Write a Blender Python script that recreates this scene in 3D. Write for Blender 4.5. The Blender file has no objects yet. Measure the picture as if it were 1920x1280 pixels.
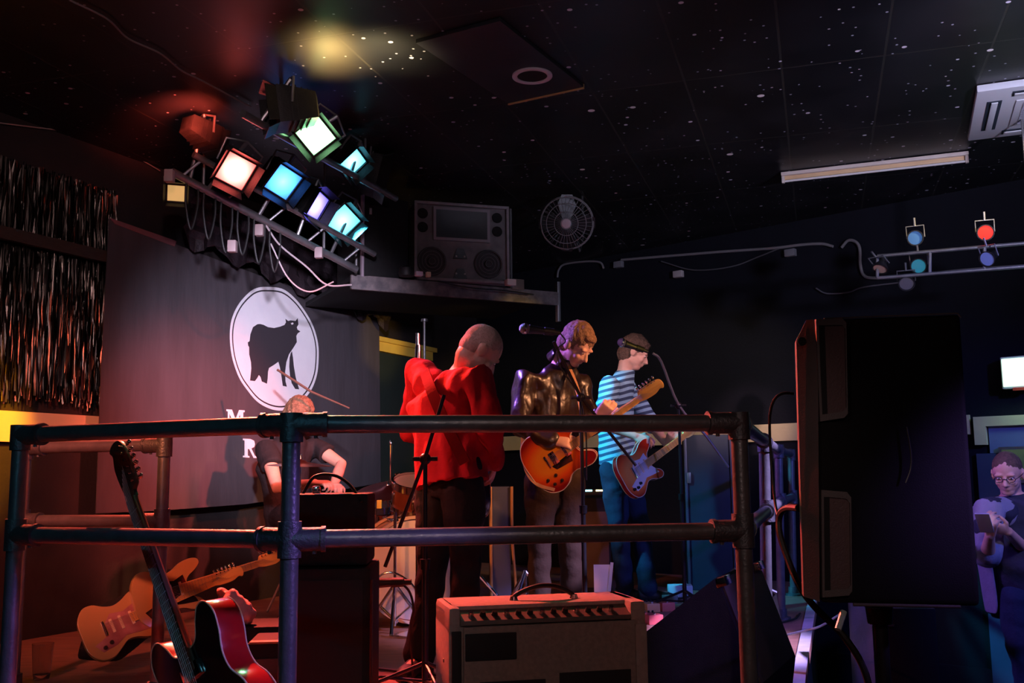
import bpy, bmesh, math, random
from mathutils import Vector, Matrix, noise
random.seed(7)
scene = bpy.context.scene
COL = scene.collection
PI = math.pi
def V(*a): return Vector(a)

# ------------------------------------------------------------------ camera
FOC = 1870.0
PITCH = math.atan(256/FOC); ROLL = math.radians(.65)
CAM = V(0, 0, 1.6)
cF = V(0, math.cos(PITCH), math.sin(PITCH)); cU0 = V(0, -math.sin(PITCH), math.cos(PITCH))
cR = V(1,0,0)*math.cos(ROLL) - cU0*math.sin(ROLL); cU = V(1,0,0)*math.sin(ROLL) + cU0*math.cos(ROLL)
cd = bpy.data.cameras.new('camera'); cam = bpy.data.objects.new('camera', cd); COL.objects.link(cam)
cd.sensor_width = 36; cd.lens = FOC/1920*36; cd.clip_start = .05; cd.clip_end = 100
mw = Matrix((cR, cU, -cF)).transposed().to_4x4(); mw.translation = CAM
cam.matrix_world = mw
scene.camera = cam
scene.view_settings.view_transform = 'Standard'; scene.view_settings.look = 'None'
scene.view_settings.gamma = 1; scene.view_settings.exposure = 0.0
scene.view_settings.use_curve_mapping = False
w = bpy.data.worlds.new('dark_room'); scene.world = w; w.use_nodes = True
w.node_tree.nodes['Background'].inputs[0].default_value = (.12, .12, .2, 1)
w.node_tree.nodes['Background'].inputs[1].default_value = .012

def ray(px, py): return cF*FOC + cR*(px-960) + cU*(640-py)
def at(px, py, Y):
    d = ray(px, py); return CAM + d*(Y/d.y)
def gz(px, py, z):
    d = ray(px, py); return CAM + d*((z-CAM.z)/d.z)
def hit(px, py, p0, n):
    d = ray(px, py); return CAM + d*((p0-CAM).dot(n)/d.dot(n))

STZ = .757     # stage floor
CEIL = 3.68

# ------------------------------------------------------------------ spot helper, then unseen spots, many added to brighten single things
def spot(name, loc, target, power, color, size=50, blend=.6, radius=.08):
    l = bpy.data.lights.new(name, 'SPOT'); l.energy = power; l.color = color
    l.spot_size = math.radians(size); l.spot_blend = blend; l.shadow_soft_size = radius
    o = bpy.data.objects.new(name, l); COL.objects.link(o)
    o.location = loc; o.rotation_euler = (Vector(target)-Vector(loc)).to_track_quat('-Z', 'Y').to_euler()
    return o
RED=(1,.085,.045); ORG=(1,.27,.07); BLU=(.06,.16,1); CYN=(.05,.6,1); VIO=(.35,.15,1); GRN=(.3,1,.45); WRM=(1,.62,.3); PNK=(1,.35,.4)
# unseen spots around the stage, not hung on any bar
spot('unseen_spot_light', (-2.6, .6, 3.5), (-.25, 6.1, 1.2), 650, ORG, 17)
spot('unseen_spot_light', (-3.0, 4.0, 3.3), (-.45, 4.5, 1.85), 420, (1,.2,.16), 15)
spot('unseen_spot_light', (3.2, 4.0, 3.4), (.30, 5.62, 2.02), 700, (1,.40,.18), 17)
spot('unseen_spot_light', (.6, 1.6, 3.5), (.30, 5.5, 1.75), 260, (1,.36,.18), 12)
spot('unseen_spot_light', (-2.2, 3.2, 3.5), (.86, 6.98, 2.35), 560, (1,.62,.7), 8)
spot('unseen_spot_light', (2.8, 4.6, 3.4), (.95, 6.8, 2.15), 260, (1,.5,.45), 16)
spot('unseen_spot_light', (-1.2, -1.5, 3.4), (-1.2, 3.2, 1.6), 90, (.14,.5,.7), 30)
spot('unseen_spot_light', (.1, -1.2, 3.0), (.25, 3.1, 1.05), 60, (1,.66,.58), 24)  # unseen fill added to brighten the amplifier's back
spot('unseen_spot_light', (-.8, .2, 2.9), (1.5, 2.4, 1.6), 26, (1,.66,.62), 24)  # added for the big loudspeaker's grips and edge
spot('unseen_spot_light', (2.4, 1.2, 2.6), (-.60, 2.71, 1.3), 300, (.4,.22,1), 12)
spot('unseen_spot_light', (2.6, 1.9, 2.2), (.655, 2.9, 1.3), 140, (.4,.22,1), 20)
spot('unseen_spot_light', (-2.2, 1.4, 3.0), (-2.1, 6.4, 1.25), 900, (1,.16,.09), 36, 1.0)
spot('unseen_spot_light', (1.6, 4.2, 3.5), (-2.0, 6.6, 1.8), 2000, (1,.12,.10), 26, 1.0)
spot('unseen_spot_light', (2.6, 3.0, 3.5), (.40, 7.0, 3.42), 12, (1,.8,.8), 9)  # faint spot added so the fan shows
spot('unseen_spot_light', (-2.0, 3.0, 3.5), (-.14, 4.44, 2.22), 75, (1,.55,.75), 7)  # added to brighten the red-shirted man's head
spot('unseen_spot_light', (-.3, 1.8, 2.7), (-1.66, 7, 2.30), 1800, (.82,.74,1), 27, 1.0)  # added to brighten the banner oval
spot('unseen_spot_light', (-.4, 1.0, 3.3), (-2.3, 6, 2.7), 150, (.9,.62,.65), 40, 1.0)
spot('unseen_spot_light', (4.2, 2.6, 3.4), (2.9, 5.8, 1.1), 420, (.16,.18,1), 60)
spot('unseen_spot_light', (1.2, 2.0, 3.4), (2.85, 5.7, 1.5), 240, (.8,.55,.75), 13)
spot('unseen_spot_light', (3.2, 5.0, 3.5), (.8, 9.2, 1.9), 420, (1,.76,.45), 32)  # added to brighten the cream trim on the back wall
spot('added_amber_spot', (2.5, 4.2, 2.4), (-1.15, 8.65, 2.78), 500, (1,.6,.1), 8)  # added in mid-air to brighten the yellow door head
spot('added_amber_spot', (-1.2, 4.4, 3.4), (-2.85, 5.25, 1.95), 900, (1,.36,.01), 20, .4)  # added close by to brighten the left wall trim
spot('unseen_spot_light', (3.4, 3.6, 3.5), (1.35, 4.9, 1.45), 2600, (.6,.45,1), 24)
spot('added_ceiling_wash', (2.9, 2.2, 2.5), (2.4, 5.0, 3.68), 460, (.72,.70,1), 62, 1.0)  # unseen uplight added for the air conditioner and batten light
spot('added_ceiling_wash', (.4, 2.0, 2.65), (.5, 5.2, 3.68), 30, (.9,.75,.85), 80, 1.0)  # weaker unseen uplight added for the middle of the ceiling
spot('added_warm_spill', gz(612,118,3.68)+V(0,.12,-.33), gz(612,118,3.68), 55, (1,.62,.2), 80, 1.0)  # added in mid-air to make a warm patch on the ceiling
spot('added_warm_spill', gz(690,215,3.35), gz(715,100,3.68), 40, (1,.8,.4), 85, 1.0)  # second added spot for the warm ceiling patches
spot('added_red_spill', gz(380,250,3.42), gz(350,205,3.68), 170, RED, 60, 1.0)  # unseen spot added for the red streak on the ceiling

# ------------------------------------------------------------------ materials
def mat(name, col, rough=.6, metal=0, col2=None, nscale=6, bump=0, bscale=60, emit=None, estr=0, spec=.5, trans=0, stretch=None, coat=0):
    m = bpy.data.materials.new(name); m.use_nodes = True
    nt = m.node_tree; b = nt.nodes['Principled BSDF']; L = nt.links
    b.inputs['Base Color'].default_value = (*col, 1); b.inputs['Roughness'].default_value = rough
    b.inputs['Metallic'].default_value = metal
    b.inputs['Specular IOR Level'].default_value = spec
    if coat: b.inputs['Coat Weight'].default_value = coat; b.inputs['Coat Roughness'].default_value = .08
    if trans: b.inputs['Transmission Weight'].default_value = trans
    tc = nt.nodes.new('ShaderNodeTexCoord'); src = tc.outputs['Object']
    if stretch:
        mp = nt.nodes.new('ShaderNodeMapping'); mp.inputs['Scale'].default_value = stretch
        L.new(src, mp.inputs[0]); src = mp.outputs[0]
    if col2:
        n = nt.nodes.new('ShaderNodeTexNoise'); n.inputs['Scale'].default_value = nscale; n.inputs['Detail'].default_value = 6
        L.new(src, n.inputs['Vector'])
        r = nt.nodes.new('ShaderNodeValToRGB'); r.color_ramp.elements[0].position = .35; r.color_ramp.elements[1].position = .65
        r.color_ramp.elements[0].color = (*col, 1); r.color_ramp.elements[1].color = (*col2, 1)
        L.new(n.outputs['Fac'], r.inputs[0]); L.new(r.outputs[0], b.inputs['Base Color'])
    if bump:
        n2 = nt.nodes.new('ShaderNodeTexNoise'); n2.inputs['Scale'].default_value = bscale; n2.inputs['Detail'].default_value = 3
        L.new(src, n2.inputs['Vector'])
        bp = nt.nodes.new('ShaderNodeBump'); bp.inputs['Strength'].default_value = bump; bp.inputs['Distance'].default_value = .01
        L.new(n2.outputs['Fac'], bp.inputs['Height']); L.new(bp.outputs[0], b.inputs['Normal'])
    if emit:
        b.inputs['Emission Color'].default_value = (*emit, 1); b.inputs['Emission Strength'].default_value = estr
    return m

BLACK = mat('black_tolex', (.007,.007,.008), .65, spec=.25, col2=(.011,.011,.011), nscale=30, bump=.3, bscale=400)
BLKPL = mat('black_plastic', (.015,.015,.016), .4, bump=.1, bscale=300)
RUBBER = mat('black_rubber', (.01,.01,.01), .55, bump=.1, bscale=100)
CHROME = mat('chrome', (.75,.75,.75), .15, 1, bump=.03, bscale=20)
STEEL = mat('dull_steel', (.35,.35,.36), .4, .8, col2=(.25,.25,.26), nscale=12, bump=.1, bscale=120)
GALV = mat('painted_tube', (.17,.175,.19), .36, .6, col2=(.22,.225,.24), nscale=18, bump=.15, bscale=90)
GALV2 = mat('tube_fitting', (.11,.115,.13), .5, .7, col2=(.15,.155,.17), nscale=25, bump=.3, bscale=120)
SKIN = mat('skin', (.62,.36,.26), .5, col2=(.7,.42,.31), nscale=14, bump=.08, bscale=120)
WHITE = mat('white_paint', (.8,.8,.8), .5, col2=(.72,.72,.7), nscale=8)
CREAM = mat('cream_paint', (.72,.6,.33), .55, col2=(.66,.54,.3), nscale=5, bump=.1, bscale=40)
MAPLE = mat('maple_wood', (.78,.5,.14), .35, col2=(.7,.42,.1), nscale=12, stretch=(8,1,8), coat=.5)
ROSE = mat('dark_fretboard', (.05,.025,.015), .45, col2=(.08,.04,.02), nscale=20)
IVORY = mat('cream_binding', (.8,.7,.5), .4, bump=.05, bscale=60)
CONE = mat('speaker_cone', (.03,.028,.028), .7, bump=.2, bscale=80)
GREYBOX = mat('dusty_grey_paint', (.16,.14,.14), .7, col2=(.11,.1,.1), nscale=14, bump=.2, bscale=120)

# ------------------------------------------------------------------ mesh helpers
WM = {}
def smooth_path(pts, k=6):
    pts = [Vector(p) for p in pts]
    if len(pts) < 3: return pts
    out = []
    P = [pts[0]*2-pts[1]] + pts + [pts[-1]*2-pts[-2]]
    for i in range(1, len(P)-2):
        for j in range(k):
            t = j/k; a,b,c,d = P[i-1],P[i],P[i+1],P[i+2]
            out.append(.5*((2*b)+(c-a)*t+(2*a-5*b+4*c-d)*t*t+(3*b-a-3*c+d)*t**3))
    out.append(pts[-1]); return out
def closed_path(pts, k=6):
    pts = [Vector(p) for p in pts]; n = len(pts); out = []
    for i in range(n):
        a,b,c,d = pts[(i-1)%n],pts[i],pts[(i+1)%n],pts[(i+2)%n]
        for j in range(k):
            t = j/k
            out.append(.5*((2*b)+(c-a)*t+(2*a-5*b+4*c-d)*t*t+(3*b-a-3*c+d)*t**3))
    return out
def axes(d):
    d = Vector(d).normalized(); h = V(0,0,1) if abs(d.z) < .95 else V(1,0,0)
    u = h.cross(d).normalized(); return u, d.cross(u).normalized(), d
def frame(loc, x, z):
    """matrix with given x direction and approximate z direction"""
    x = Vector(x).normalized(); z = Vector(z); y = z.cross(x).normalized(); z = x.cross(y)
    m = Matrix((x, y, z)).transposed().to_4x4(); m.translation = Vector(loc); return m
def frame_z(loc, z, up=(0,0,1)):
    """z axis exact, y approx up"""
    z = Vector(z).normalized(); up = Vector(up); x = up.cross(z).normalized(); y = z.cross(x)
    m = Matrix((x, y, z)).transposed().to_4x4(); m.translation = Vector(loc); return m
def rz(a, loc=(0,0,0)): return Matrix.Translation(Vector(loc)) @ Matrix.Rotation(a, 4, 'Z')

class MB:
    def __init__(s): s.bm = bmesh.new()
    def _xf(s, vs, M):
        if M is not None:
            for v in vs: v.co = M @ v.co
    def box(s, c, size, M=None, bev=0, seg=2):
        t = bmesh.new(); bmesh.ops.create_cube(t, size=1)
        for v in t.verts: v.co = V(v.co.x*size[0], v.co.y*size[1], v.co.z*size[2])
        if bev: bmesh.ops.bevel(t, geom=t.edges[:], offset=bev, segments=seg, affect='EDGES', profile=.6)
        for v in t.verts: v.co += Vector(c)
        s._merge(t, M); return s
    def _merge(s, t, M=None):
        mp = {}
        for v in t.verts: mp[v] = s.bm.verts.new((M @ v.co) if M is not None else v.co)
        for f in t.faces:
            try: s.bm.faces.new([mp[v] for v in f.verts])
            except ValueError: pass
        t.free()
    def hexa(s, p):
        """8 corners: 4 front (ccw) then 4 back"""
        v = [s.bm.verts.new(q) for q in p]
        for f in ((0,1,2,3),(7,6,5,4),(0,4,5,1),(1,5,6,2),(2,6,7,3),(3,7,4,0)): s.bm.faces.new([v[i] for i in f])
        return s
    def hexb(s, p, bev=.01, seg=2):
        t = bmesh.new(); v = [t.verts.new(q) for q in p]
        for f in ((0,1,2,3),(7,6,5,4),(0,4,5,1),(1,5,6,2),(2,6,7,3),(3,7,4,0)): t.faces.new([v[i] for i in f])
        bmesh.ops.recalc_face_normals(t, faces=t.faces[:])
        bmesh.ops.bevel(t, geom=t.edges[:], offset=bev, segments=seg, affect='EDGES', profile=.6)
        s._merge(t); return s
    def tube(s, pts, r, n=10, cap=True, M=None, round_=False):
        pts = [Vector(p) for p in pts]; N = len(pts)
        rs = list(r) if hasattr(r, '__len__') else [r]*N
        T = []
        for i in range(N):
            a = pts[max(i-1,0)]; b = pts[min(i+1,N-1)]; T.append((b-a).normalized())
        if round_:
            p0,pN,r0,rN = pts[0],pts[-1],rs[0],rs[-1]
            pre = [(p0-T[0]*r0*math.sin(a), r0*math.cos(a)) for a in (PI/2*.97, PI/3, PI/6)]
            post = [(pN+T[-1]*rN*math.sin(a), rN*math.cos(a)) for a in (PI/6, PI/3, PI/2*.97)]
            pts = [q[0] for q in pre]+pts+[q[0] for q in post]; rs = [q[1] for q in pre]+rs+[q[1] for q in post]
            T = [T[0]]*3+T+[T[-1]]*3; N = len(pts)
        u, v, _ = axes(T[0]); rings = []
        for i in range(N):
            if i:
                ax = T[i-1].cross(T[i])
                if ax.length > 1e-7:
                    R = Matrix.Rotation(T[i-1].angle(T[i]), 3, ax.normalized()); u = R @ u; v = R @ v
            ring = []
            for k in range(n):
                a = 2*PI*k/n; q = pts[i]+(u*math.cos(a)+v*math.sin(a))*rs[i]
                ring.append(s.bm.verts.new(M @ q if M is not None else q))
            rings.append(ring)
        for i in range(N-1):
            for k in range(n):
                s.bm.faces.new((rings[i][k],rings[i][(k+1)%n],rings[i+1][(k+1)%n],rings[i+1][k]))
        if cap: s.bm.faces.new(rings[0][::-1]); s.bm.faces.new(rings[-1])
        return s
    def limb(s, pts, r, n=14): return s.tube(pts, r, n, True, None, True)
    def lathe(s, prof, M=None, n=24):
        """profile of (r, z), revolved about z"""
        rings = []
        for (r, z) in prof:
            if r < 1e-6: rings.append([s.bm.verts.new(M @ V(0,0,z) if M is not None else V(0,0,z))]); continue
            ring = []
            for k in range(n):
                a = 2*PI*k/n; q = V(r*math.cos(a), r*math.sin(a), z)
                ring.append(s.bm.verts.new(M @ q if M is not None else q))
            rings.append(ring)
        for A,B in zip(rings, rings[1:]):
            for k in range(n):
                a0,a1 = A[k%len(A)],A[(k+1)%len(A)]; b0,b1 = B[k%len(B)],B[(k+1)%len(B)]
                vs = []
                for x in (a0,a1,b1,b0):
                    if x not in vs: vs.append(x)
                if len(vs) > 2:
                    try: s.bm.faces.new(vs)
                    except ValueError: pass
        return s
    def ellip(s, c, rad, M=None, u=16, v=10):
        t = bmesh.new(); bmesh.ops.create_uvsphere(t, u_segments=u, v_segments=v, radius=1)
        for q in t.verts: q.co = V(q.co.x*rad[0], q.co.y*rad[1], q.co.z*rad[2])+Vector(c)
        s._merge(t, M); return s
    def prism(s, outline, z0, z1, M=None, bev=0, seg=2):
        t = bmesh.new(); a = [t.verts.new(V(p[0],p[1],z0)) for p in outline]; b = [t.verts.new(V(p[0],p[1],z1)) for p in outline]
        n = len(outline); t.faces.new(a[::-1]); top = t.faces.new(b)
        for i in range(n): t.faces.new((a[i],a[(i+1)%n],b[(i+1)%n],b[i]))
        bmesh.ops.recalc_face_normals(t, faces=t.faces[:])
        if bev:
            es = [e for f in t.faces if len(f.verts) == n for e in f.edges]
            bmesh.ops.bevel(t, geom=list(set(es)), offset=bev, segments=seg, affect='EDGES', profile=.6)
        s._merge(t, M); return s
    def sheet(s, pts, n, th):
        """flat polygon of world points with thickness th along n"""
        n = Vector(n).normalized(); t = bmesh.new()
        a = [t.verts.new(Vector(p)) for p in pts]; b = [t.verts.new(Vector(p)+n*th) for p in pts]; k = len(pts)
        t.faces.new(a[::-1]); t.faces.new(b)
        for i in range(k): t.faces.new((a[i],a[(i+1)%k],b[(i+1)%k],b[i]))
        bmesh.ops.recalc_face_normals(t, faces=t.faces[:])
        s._merge(t); return s
    def loft(s, secs, n=20):
        """secs: (centre, side axis, front axis, rx, ry)"""
        rings = []
        for (c, a, b, rx, ry) in secs:
            rings.append([s.bm.verts.new(Vector(c)+Vector(a)*rx*math.cos(2*PI*k/n)+Vector(b)*ry*math.sin(2*PI*k/n)) for k in range(n)])
        for A,B in zip(rings, rings[1:]):
            for k in range(n): s.bm.faces.new((A[k],A[(k+1)%n],B[(k+1)%n],B[k]))
        s.bm.faces.new(rings[0][::-1]); s.bm.faces.new(rings[-1]); return s
    def build(s, name, m, parent=None, local=None, sharp=38, loc=None):
        bm = s.bm
        bmesh.ops.recalc_face_normals(bm, faces=bm.faces[:])
        for f in bm.faces: f.smooth = True
        for e in bm.edges:
            if len(e.link_faces) == 2 and e.calc_face_angle(0) > math.radians(sharp): e.smooth = False
        me = bpy.data.meshes.new(name); bm.to_mesh(me); bm.free()
        return link(name, me, m, parent, local, loc)
def link(name, me, m, parent=None, local=None, loc=None):
    ms = m if isinstance(m, (list, tuple)) else [m]
    for x in ms: me.materials.append(x)
    o = bpy.data.objects.new(name, me); COL.objects.link(o)
    if parent is not None:
        o.parent = parent; WM[o] = WM[parent]
        if not local: me.transform(WM[parent].inverted())
    else:
        if loc is None:
            xs = [v.co for v in me.vertices]
            lo = V(*(min(c[i] for c in xs) for i in range(3))); hi = V(*(max(c[i] for c in xs) for i in range(3)))
            loc = V((lo.x+hi.x)/2, (lo.y+hi.y)/2, lo.z)
        T = Matrix.Translation(Vector(loc)); me.transform(T.inverted()); o.matrix_world = T; WM[o] = T
    return o
def tag(o, label, cat=None, group=None, kind=None):
    o['label'] = label
    if cat: o['category'] = cat
    if group: o['group'] = group
    if kind: o['kind'] = kind
    return o
def struct(o): o['kind'] = 'structure'; return o
def thing(name, label, cat, M=None, group=None):
    o = bpy.data.objects.new(name, None); COL.objects.link(o); o.empty_display_size = .1
    if M is None: M = Matrix.Identity(4)
    if not isinstance(M, Matrix): M = Matrix.Translation(Vector(M))
    o.matrix_world = M; WM[o] = M.copy()
    return tag(o, label, cat, group)
def remesh(mb, voxel, it=3, amp=0, freq=8, keep=None, stretch=(1,1,1)):
    me = bpy.data.meshes.new('tmp'); bmesh.ops.recalc_face_normals(mb.bm, faces=mb.bm.faces[:]); mb.bm.to_mesh(me); mb.bm.free()
    o = bpy.data.objects.new('tmp', me); COL.objects.link(o)
    r = o.modifiers.new('r', 'REMESH'); r.mode = 'VOXEL'; r.voxel_size = voxel
    sm = o.modifiers.new('s', 'SMOOTH'); sm.iterations = it; sm.factor = .5
    dg = bpy.context.evaluated_depsgraph_get(); dg.update()
    me2 = bpy.data.meshes.new_from_object(o.evaluated_get(dg))
    bpy.data.objects.remove(o); bpy.data.meshes.remove(me)
    if amp:
        sx = Vector(stretch)
        ds = []
        for v in me2.vertices:
            q = v.co*freq; q = V(q.x*sx.x, q.y*sx.y, q.z*sx.z)
            d = noise.noise(q+V(3,7,1))*amp + (1-abs(noise.noise(q*.8)))*amp*.8 - amp*.6
            ds.append(v.normal*d)
        for v, d in zip(me2.vertices, ds): v.co += d
    for p in me2.polygons: p.use_smooth = True
    me2.name = 'mesh'; return me2

# ------------------------------------------------------------------ room shell
LW0 = V(-2.42, 6.0, 0); LD = V(.449, .893, 0).normalized(); LN = V(.893, -.449, 0).normalized()   # banner plane and the wall behind it
LWP = LW0 - LN*.14
BW0 = V(2.19, 8.2, 0); BD = V(2.22, -1.9, 0).normalized(); BN = V(-1.9, -2.22, 0).normalized()
def onL(px, py, off=0): return hit(px, py, LWP+LN*off, LN)
def onB(px, py, off=0): return hit(px, py, BW0+BN*off, BN)
def wallbox(p0, d, n, s0, s1, z0, z1, o0, o1, mb=None):
    mb = mb or MB()
    P = lambda s, o, z: p0+d*s+n*o+V(0,0,z)
    mb.hexa([P(s0,o1,z0),P(s1,o1,z0),P(s1,o1,z1),P(s0,o1,z1),P(s0,o0,z0),P(s1,o0,z0),P(s1,o0,z1),P(s0,o0,z1)])
    return mb
def crossing():
    # corner of the two walls
    A = Matrix(((LD.x, -BD.x), (LD.y, -BD.y))); r = A.inverted() @ Vector(((BW0-LWP).x, (BW0-LWP).y)); return r[0], r[1]
sL, sB = crossing()
WALL = mat('dark_wall_paint', (.014,.010,.010), .75, col2=(.022,.015,.014), nscale=5, bump=.25, bscale=60)
WALLB = mat('navy_wall_paint', (.004,.005,.010), .8, spec=.25, col2=(.005,.006,.012), nscale=5, bump=.2, bscale=60)
struct(wallbox(LWP, LD, LN, -9, sL+.2, 0, CEIL, -.15, 0).build('wall_left', WALL))
struct(wallbox(BW0, BD, BN, sB-.2, 6.5, 0, CEIL, -.15, 0).build('wall_back', WALLB))
fl = MB().box((0, 5, -.05), (14, 16, .1)); FLOORM = mat('dark_carpet', (.02,.018,.022), .9, col2=(.035,.03,.035), nscale=40, bump=.4, bscale=300)
struct(fl.build('floor', FLOORM))
# dado trim along both walls
s185 = (onL(188, 785)-LWP).dot(LD)
struct(wallbox(LWP, LD, LN, -4, s185+.25, 1.83, 2.0, 0, .03).build('trim_1', CREAM))
sdoor0 = (onB(1825, 785)-BW0).dot(BD)
zt, zb = onB(1250, 808).z, onB(1250, 834).z
struct(wallbox(BW0, BD, BN, sB, sdoor0-.02, zb, zb+.14, 0, .03).build('trim_2', CREAM))
struct(wallbox(BW0, BD, BN, sB, 6.5, 0, .24, 0, .03).build('baseboard_back', WALLB))

def ceiling_material():
    m = bpy.data.materials.new('star_ceiling'); m.use_nodes = True; nt = m.node_tree; L = nt.links
    b = nt.nodes['Principled BSDF']; b.inputs['Roughness'].default_value = .42
    tc = nt.nodes.new('ShaderNodeTexCoord')
    mp = nt.nodes.new('ShaderNodeMapping'); mp.vector_type = 'TEXTURE'
    g0 = gz(791, 213, CEIL)
    mp.inputs['Location'].default_value = (g0.x, g0.y, 0); mp.inputs['Rotation'].default_value = (0, 0, -math.radians(17))
    L.new(tc.outputs['Object'], mp.inputs[0])
    base = nt.nodes.new('ShaderNodeTexNoise'); base.inputs['Scale'].default_value = 1.6; base.inputs['Detail'].default_value = 5
    L.new(mp.outputs[0], base.inputs['Vector'])
    cr = nt.nodes.new('ShaderNodeValToRGB'); cr.color_ramp.elements[0].color = (.005,.005,.007,1); cr.color_ramp.elements[1].color = (.016,.015,.019,1)
    cr.color_ramp.elements[0].position = .4; cr.color_ramp.elements[1].position = .68
    L.new(base.outputs['Fac'], cr.inputs[0])
    # tile joints
    br = nt.nodes.new('ShaderNodeTexBrick'); br.offset = 0; br.squash = 1
    br.inputs['Scale'].default_value = 1; br.inputs['Brick Width'].default_value = .5; br.inputs['Row Height'].default_value = 1.08
    br.inputs['Mortar Size'].default_value = .006; br.inputs['Mortar Smooth'].default_value = .1
    L.new(mp.outputs[0], br.inputs['Vector'])
    mx = nt.nodes.new('ShaderNodeMixRGB'); mx.inputs[2].default_value = (.026,.024,.022,1)
    L.new(br.outputs['Fac'], mx.inputs[0]); L.new(cr.outputs[0], mx.inputs[1])
    cur = mx.outputs[0]
    for (sc, th, keep, colr) in ((8, .10, .5, (.75,.68,.8,1)), (3.0, .062, .5, (.95,.85,.85,1)), (20, .13, .6, (.42,.4,.5,1))):
        vo = nt.nodes.new('ShaderNodeTexVoronoi'); vo.inputs['Scale'].default_value = sc; L.new(mp.outputs[0], vo.inputs['Vector'])
        lt = nt.nodes.new('ShaderNodeMath'); lt.operation = 'LESS_THAN'; lt.inputs[1].default_value = th; L.new(vo.outputs['Distance'], lt.inputs[0])
        sp = nt.nodes.new('ShaderNodeSeparateColor'); L.new(vo.outputs['Color'], sp.inputs[0])
        gt = nt.nodes.new('ShaderNodeMath'); gt.operation = 'GREATER_THAN'; gt.inputs[1].default_value = keep; L.new(sp.outputs[0], gt.inputs[0])
        mu = nt.nodes.new('ShaderNodeMath'); mu.operation = 'MULTIPLY'; L.new(lt.outputs[0], mu.inputs[0]); L.new(gt.outputs[0], mu.inputs[1])
        m2 = nt.nodes.new('ShaderNodeMixRGB'); m2.inputs[2].default_value = colr
        L.new(mu.outputs[0], m2.inputs[0]); L.new(cur, m2.inputs[1]); cur = m2.outputs[0]
    L.new(cur, b.inputs['Base Color'])
    bp = nt.nodes.new('ShaderNodeBump'); bp.inputs['Strength'].default_value = .5; bp.inputs['Distance'].default_value = .01; bp.invert = True
    L.new(br.outputs['Fac'], bp.inputs['Height']); L.new(bp.outputs[0], b.inputs['Normal'])
    return m
ce = MB().box((0, 5, CEIL+.05), (14, 16, .1)); cei = ce.build('ceiling', ceiling_material(), loc=(0,0,0)); struct(cei)

# ------------------------------------------------------------------ stage
STAGEM = mat('stage_boards', (.34,.17,.12), .5, col2=(.22,.11,.08), nscale=5, bump=.3, bscale=30, stretch=(1,6,1))
FASC = mat('stage_fascia', (.012,.011,.013), .7, bump=.2, bscale=50)
NOSE = mat('pale_edge_strip', (.62,.58,.6), .5, col2=(.5,.47,.5), nscale=12)
edge = [(-3.35,4.2),(-1.75,3.08),(-.62,2.59),(.74,2.78),(1.25,4.45),(2.13,7.2),(2.38,8.0)]
cor = LWP+LD*sL
poly = edge + [(cor.x-.02, cor.y-.05)]
stg = thing('stage_platform', 'raised band stage with dark red-brown boards inside the tube railing', 'stage', V(0,5,0))
MB().prism(poly, STZ-.06, STZ, bev=.004).build('deck', STAGEM, stg)
inn = [(p[0]*.985, p[1]+.03) for p in edge] + [(cor.x-.05, cor.y-.2)]
MB().prism(inn, .0, STZ-.06).build('fascia', FASC, stg)
ns = MB(); a = V(.74,2.78,0); b = V(1.25,4.45,0); c = V(2.13,7.2,0)
for p, q in ((a,b),(b,c)):
    n = V(-(q-p).y, (q-p).x, 0).normalized()*.055
    ns.hexa([V(p.x,p.y,STZ),V(q.x,q.y,STZ),V(q.x+n.x,q.y+n.y,STZ),V(p.x+n.x,p.y+n.y,STZ)]+[V(v.x,v.y,STZ+.006) for v in (p,q,q+n,p+n)])
ns.build('edge_strip', NOSE, stg)

# ------------------------------------------------------------------ tube railings
RT, RMID, RR = 1.751, 1.444, .0245
def post(t, x, y, z0=STZ, top=RT, flange=True, lean=(0,0)):
    MB().tube([(x+lean[0],y+lean[1],z0), (x,y,top)], RR, 20).build('post', GALV, t)
    if flange:
        MB().lathe([(0,0),(.055,0),(.055,.012),(.034,.018),(.034,.06),(0,.06)], Matrix.Translation((x+lean[0],y+lean[1],z0))).build('base_flange', GALV2, t)
def rail(t, p, q, z): MB().tube([(p[0],p[1],z),(q[0],q[1],z)], RR, 20).build('rail', GALV, t)
def fitting(t, x, y, z, dirs, end=False):
    m = MB(); h = .048
    m.tube([(x,y,z-h),(x,y,z+(RR+.006 if end else h))], RR+.007, 20)
    if end: m.ellip((x,y,z), (RR+.007,)*3)
    for d in dirs:
        d = Vector((d[0],d[1],0)).normalized()
        m.tube([V(x,y,z), V(x,y,z)+d*.092], RR+.007, 20)
        m.tube([V(x,y,z)+d*.083, V(x,y,z)+d*.095], RR+.010, 20)
        m.tube([V(x,y,z)+d*.065-V(0,0,RR+.004), V(x,y,z)+d*.065-V(0,0,RR+.014)], .006, 8)
    m.build('pipe_fitting', GALV2, t)
rl = thing('guard_railing', 'grey two-bar tube guard railing along the front and right edge of the stage', 'railing', V(-.6,2.71,STZ))
PS = [(-1.54,3.13),(-.60,2.71),(.655,2.9),(1.125,4.49),(1.605,6.07),(2.0,7.23)]
for i,(x,y) in enumerate(PS): post(rl, x, y, lean=((0,0),(0,0),(0,0),(-.03,0),(-.03,0),(-.03,0))[i])
for p,q in zip(PS, PS[1:]):
    rail(rl, p, q, RT); rail(rl, p, q, RMID)
for i,(x,y) in enumerate(PS):
    ds = []
    if i: ds.append((PS[i-1][0]-x, PS[i-1][1]-y))
    if i < len(PS)-1: ds.append((PS[i+1][0]-x, PS[i+1][1]-y))
    fitting(rl, x, y, RT, ds, True); fitting(rl, x, y, RMID, ds)
r2 = thing('guard_railing', 'short pinkish tube railing on the left side of the stage, below the yellow wall trim', 'railing', V(-1.45,4.15,STZ))
q0 = at(48,850,4.3); q1 = at(308,850,4.1)
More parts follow.
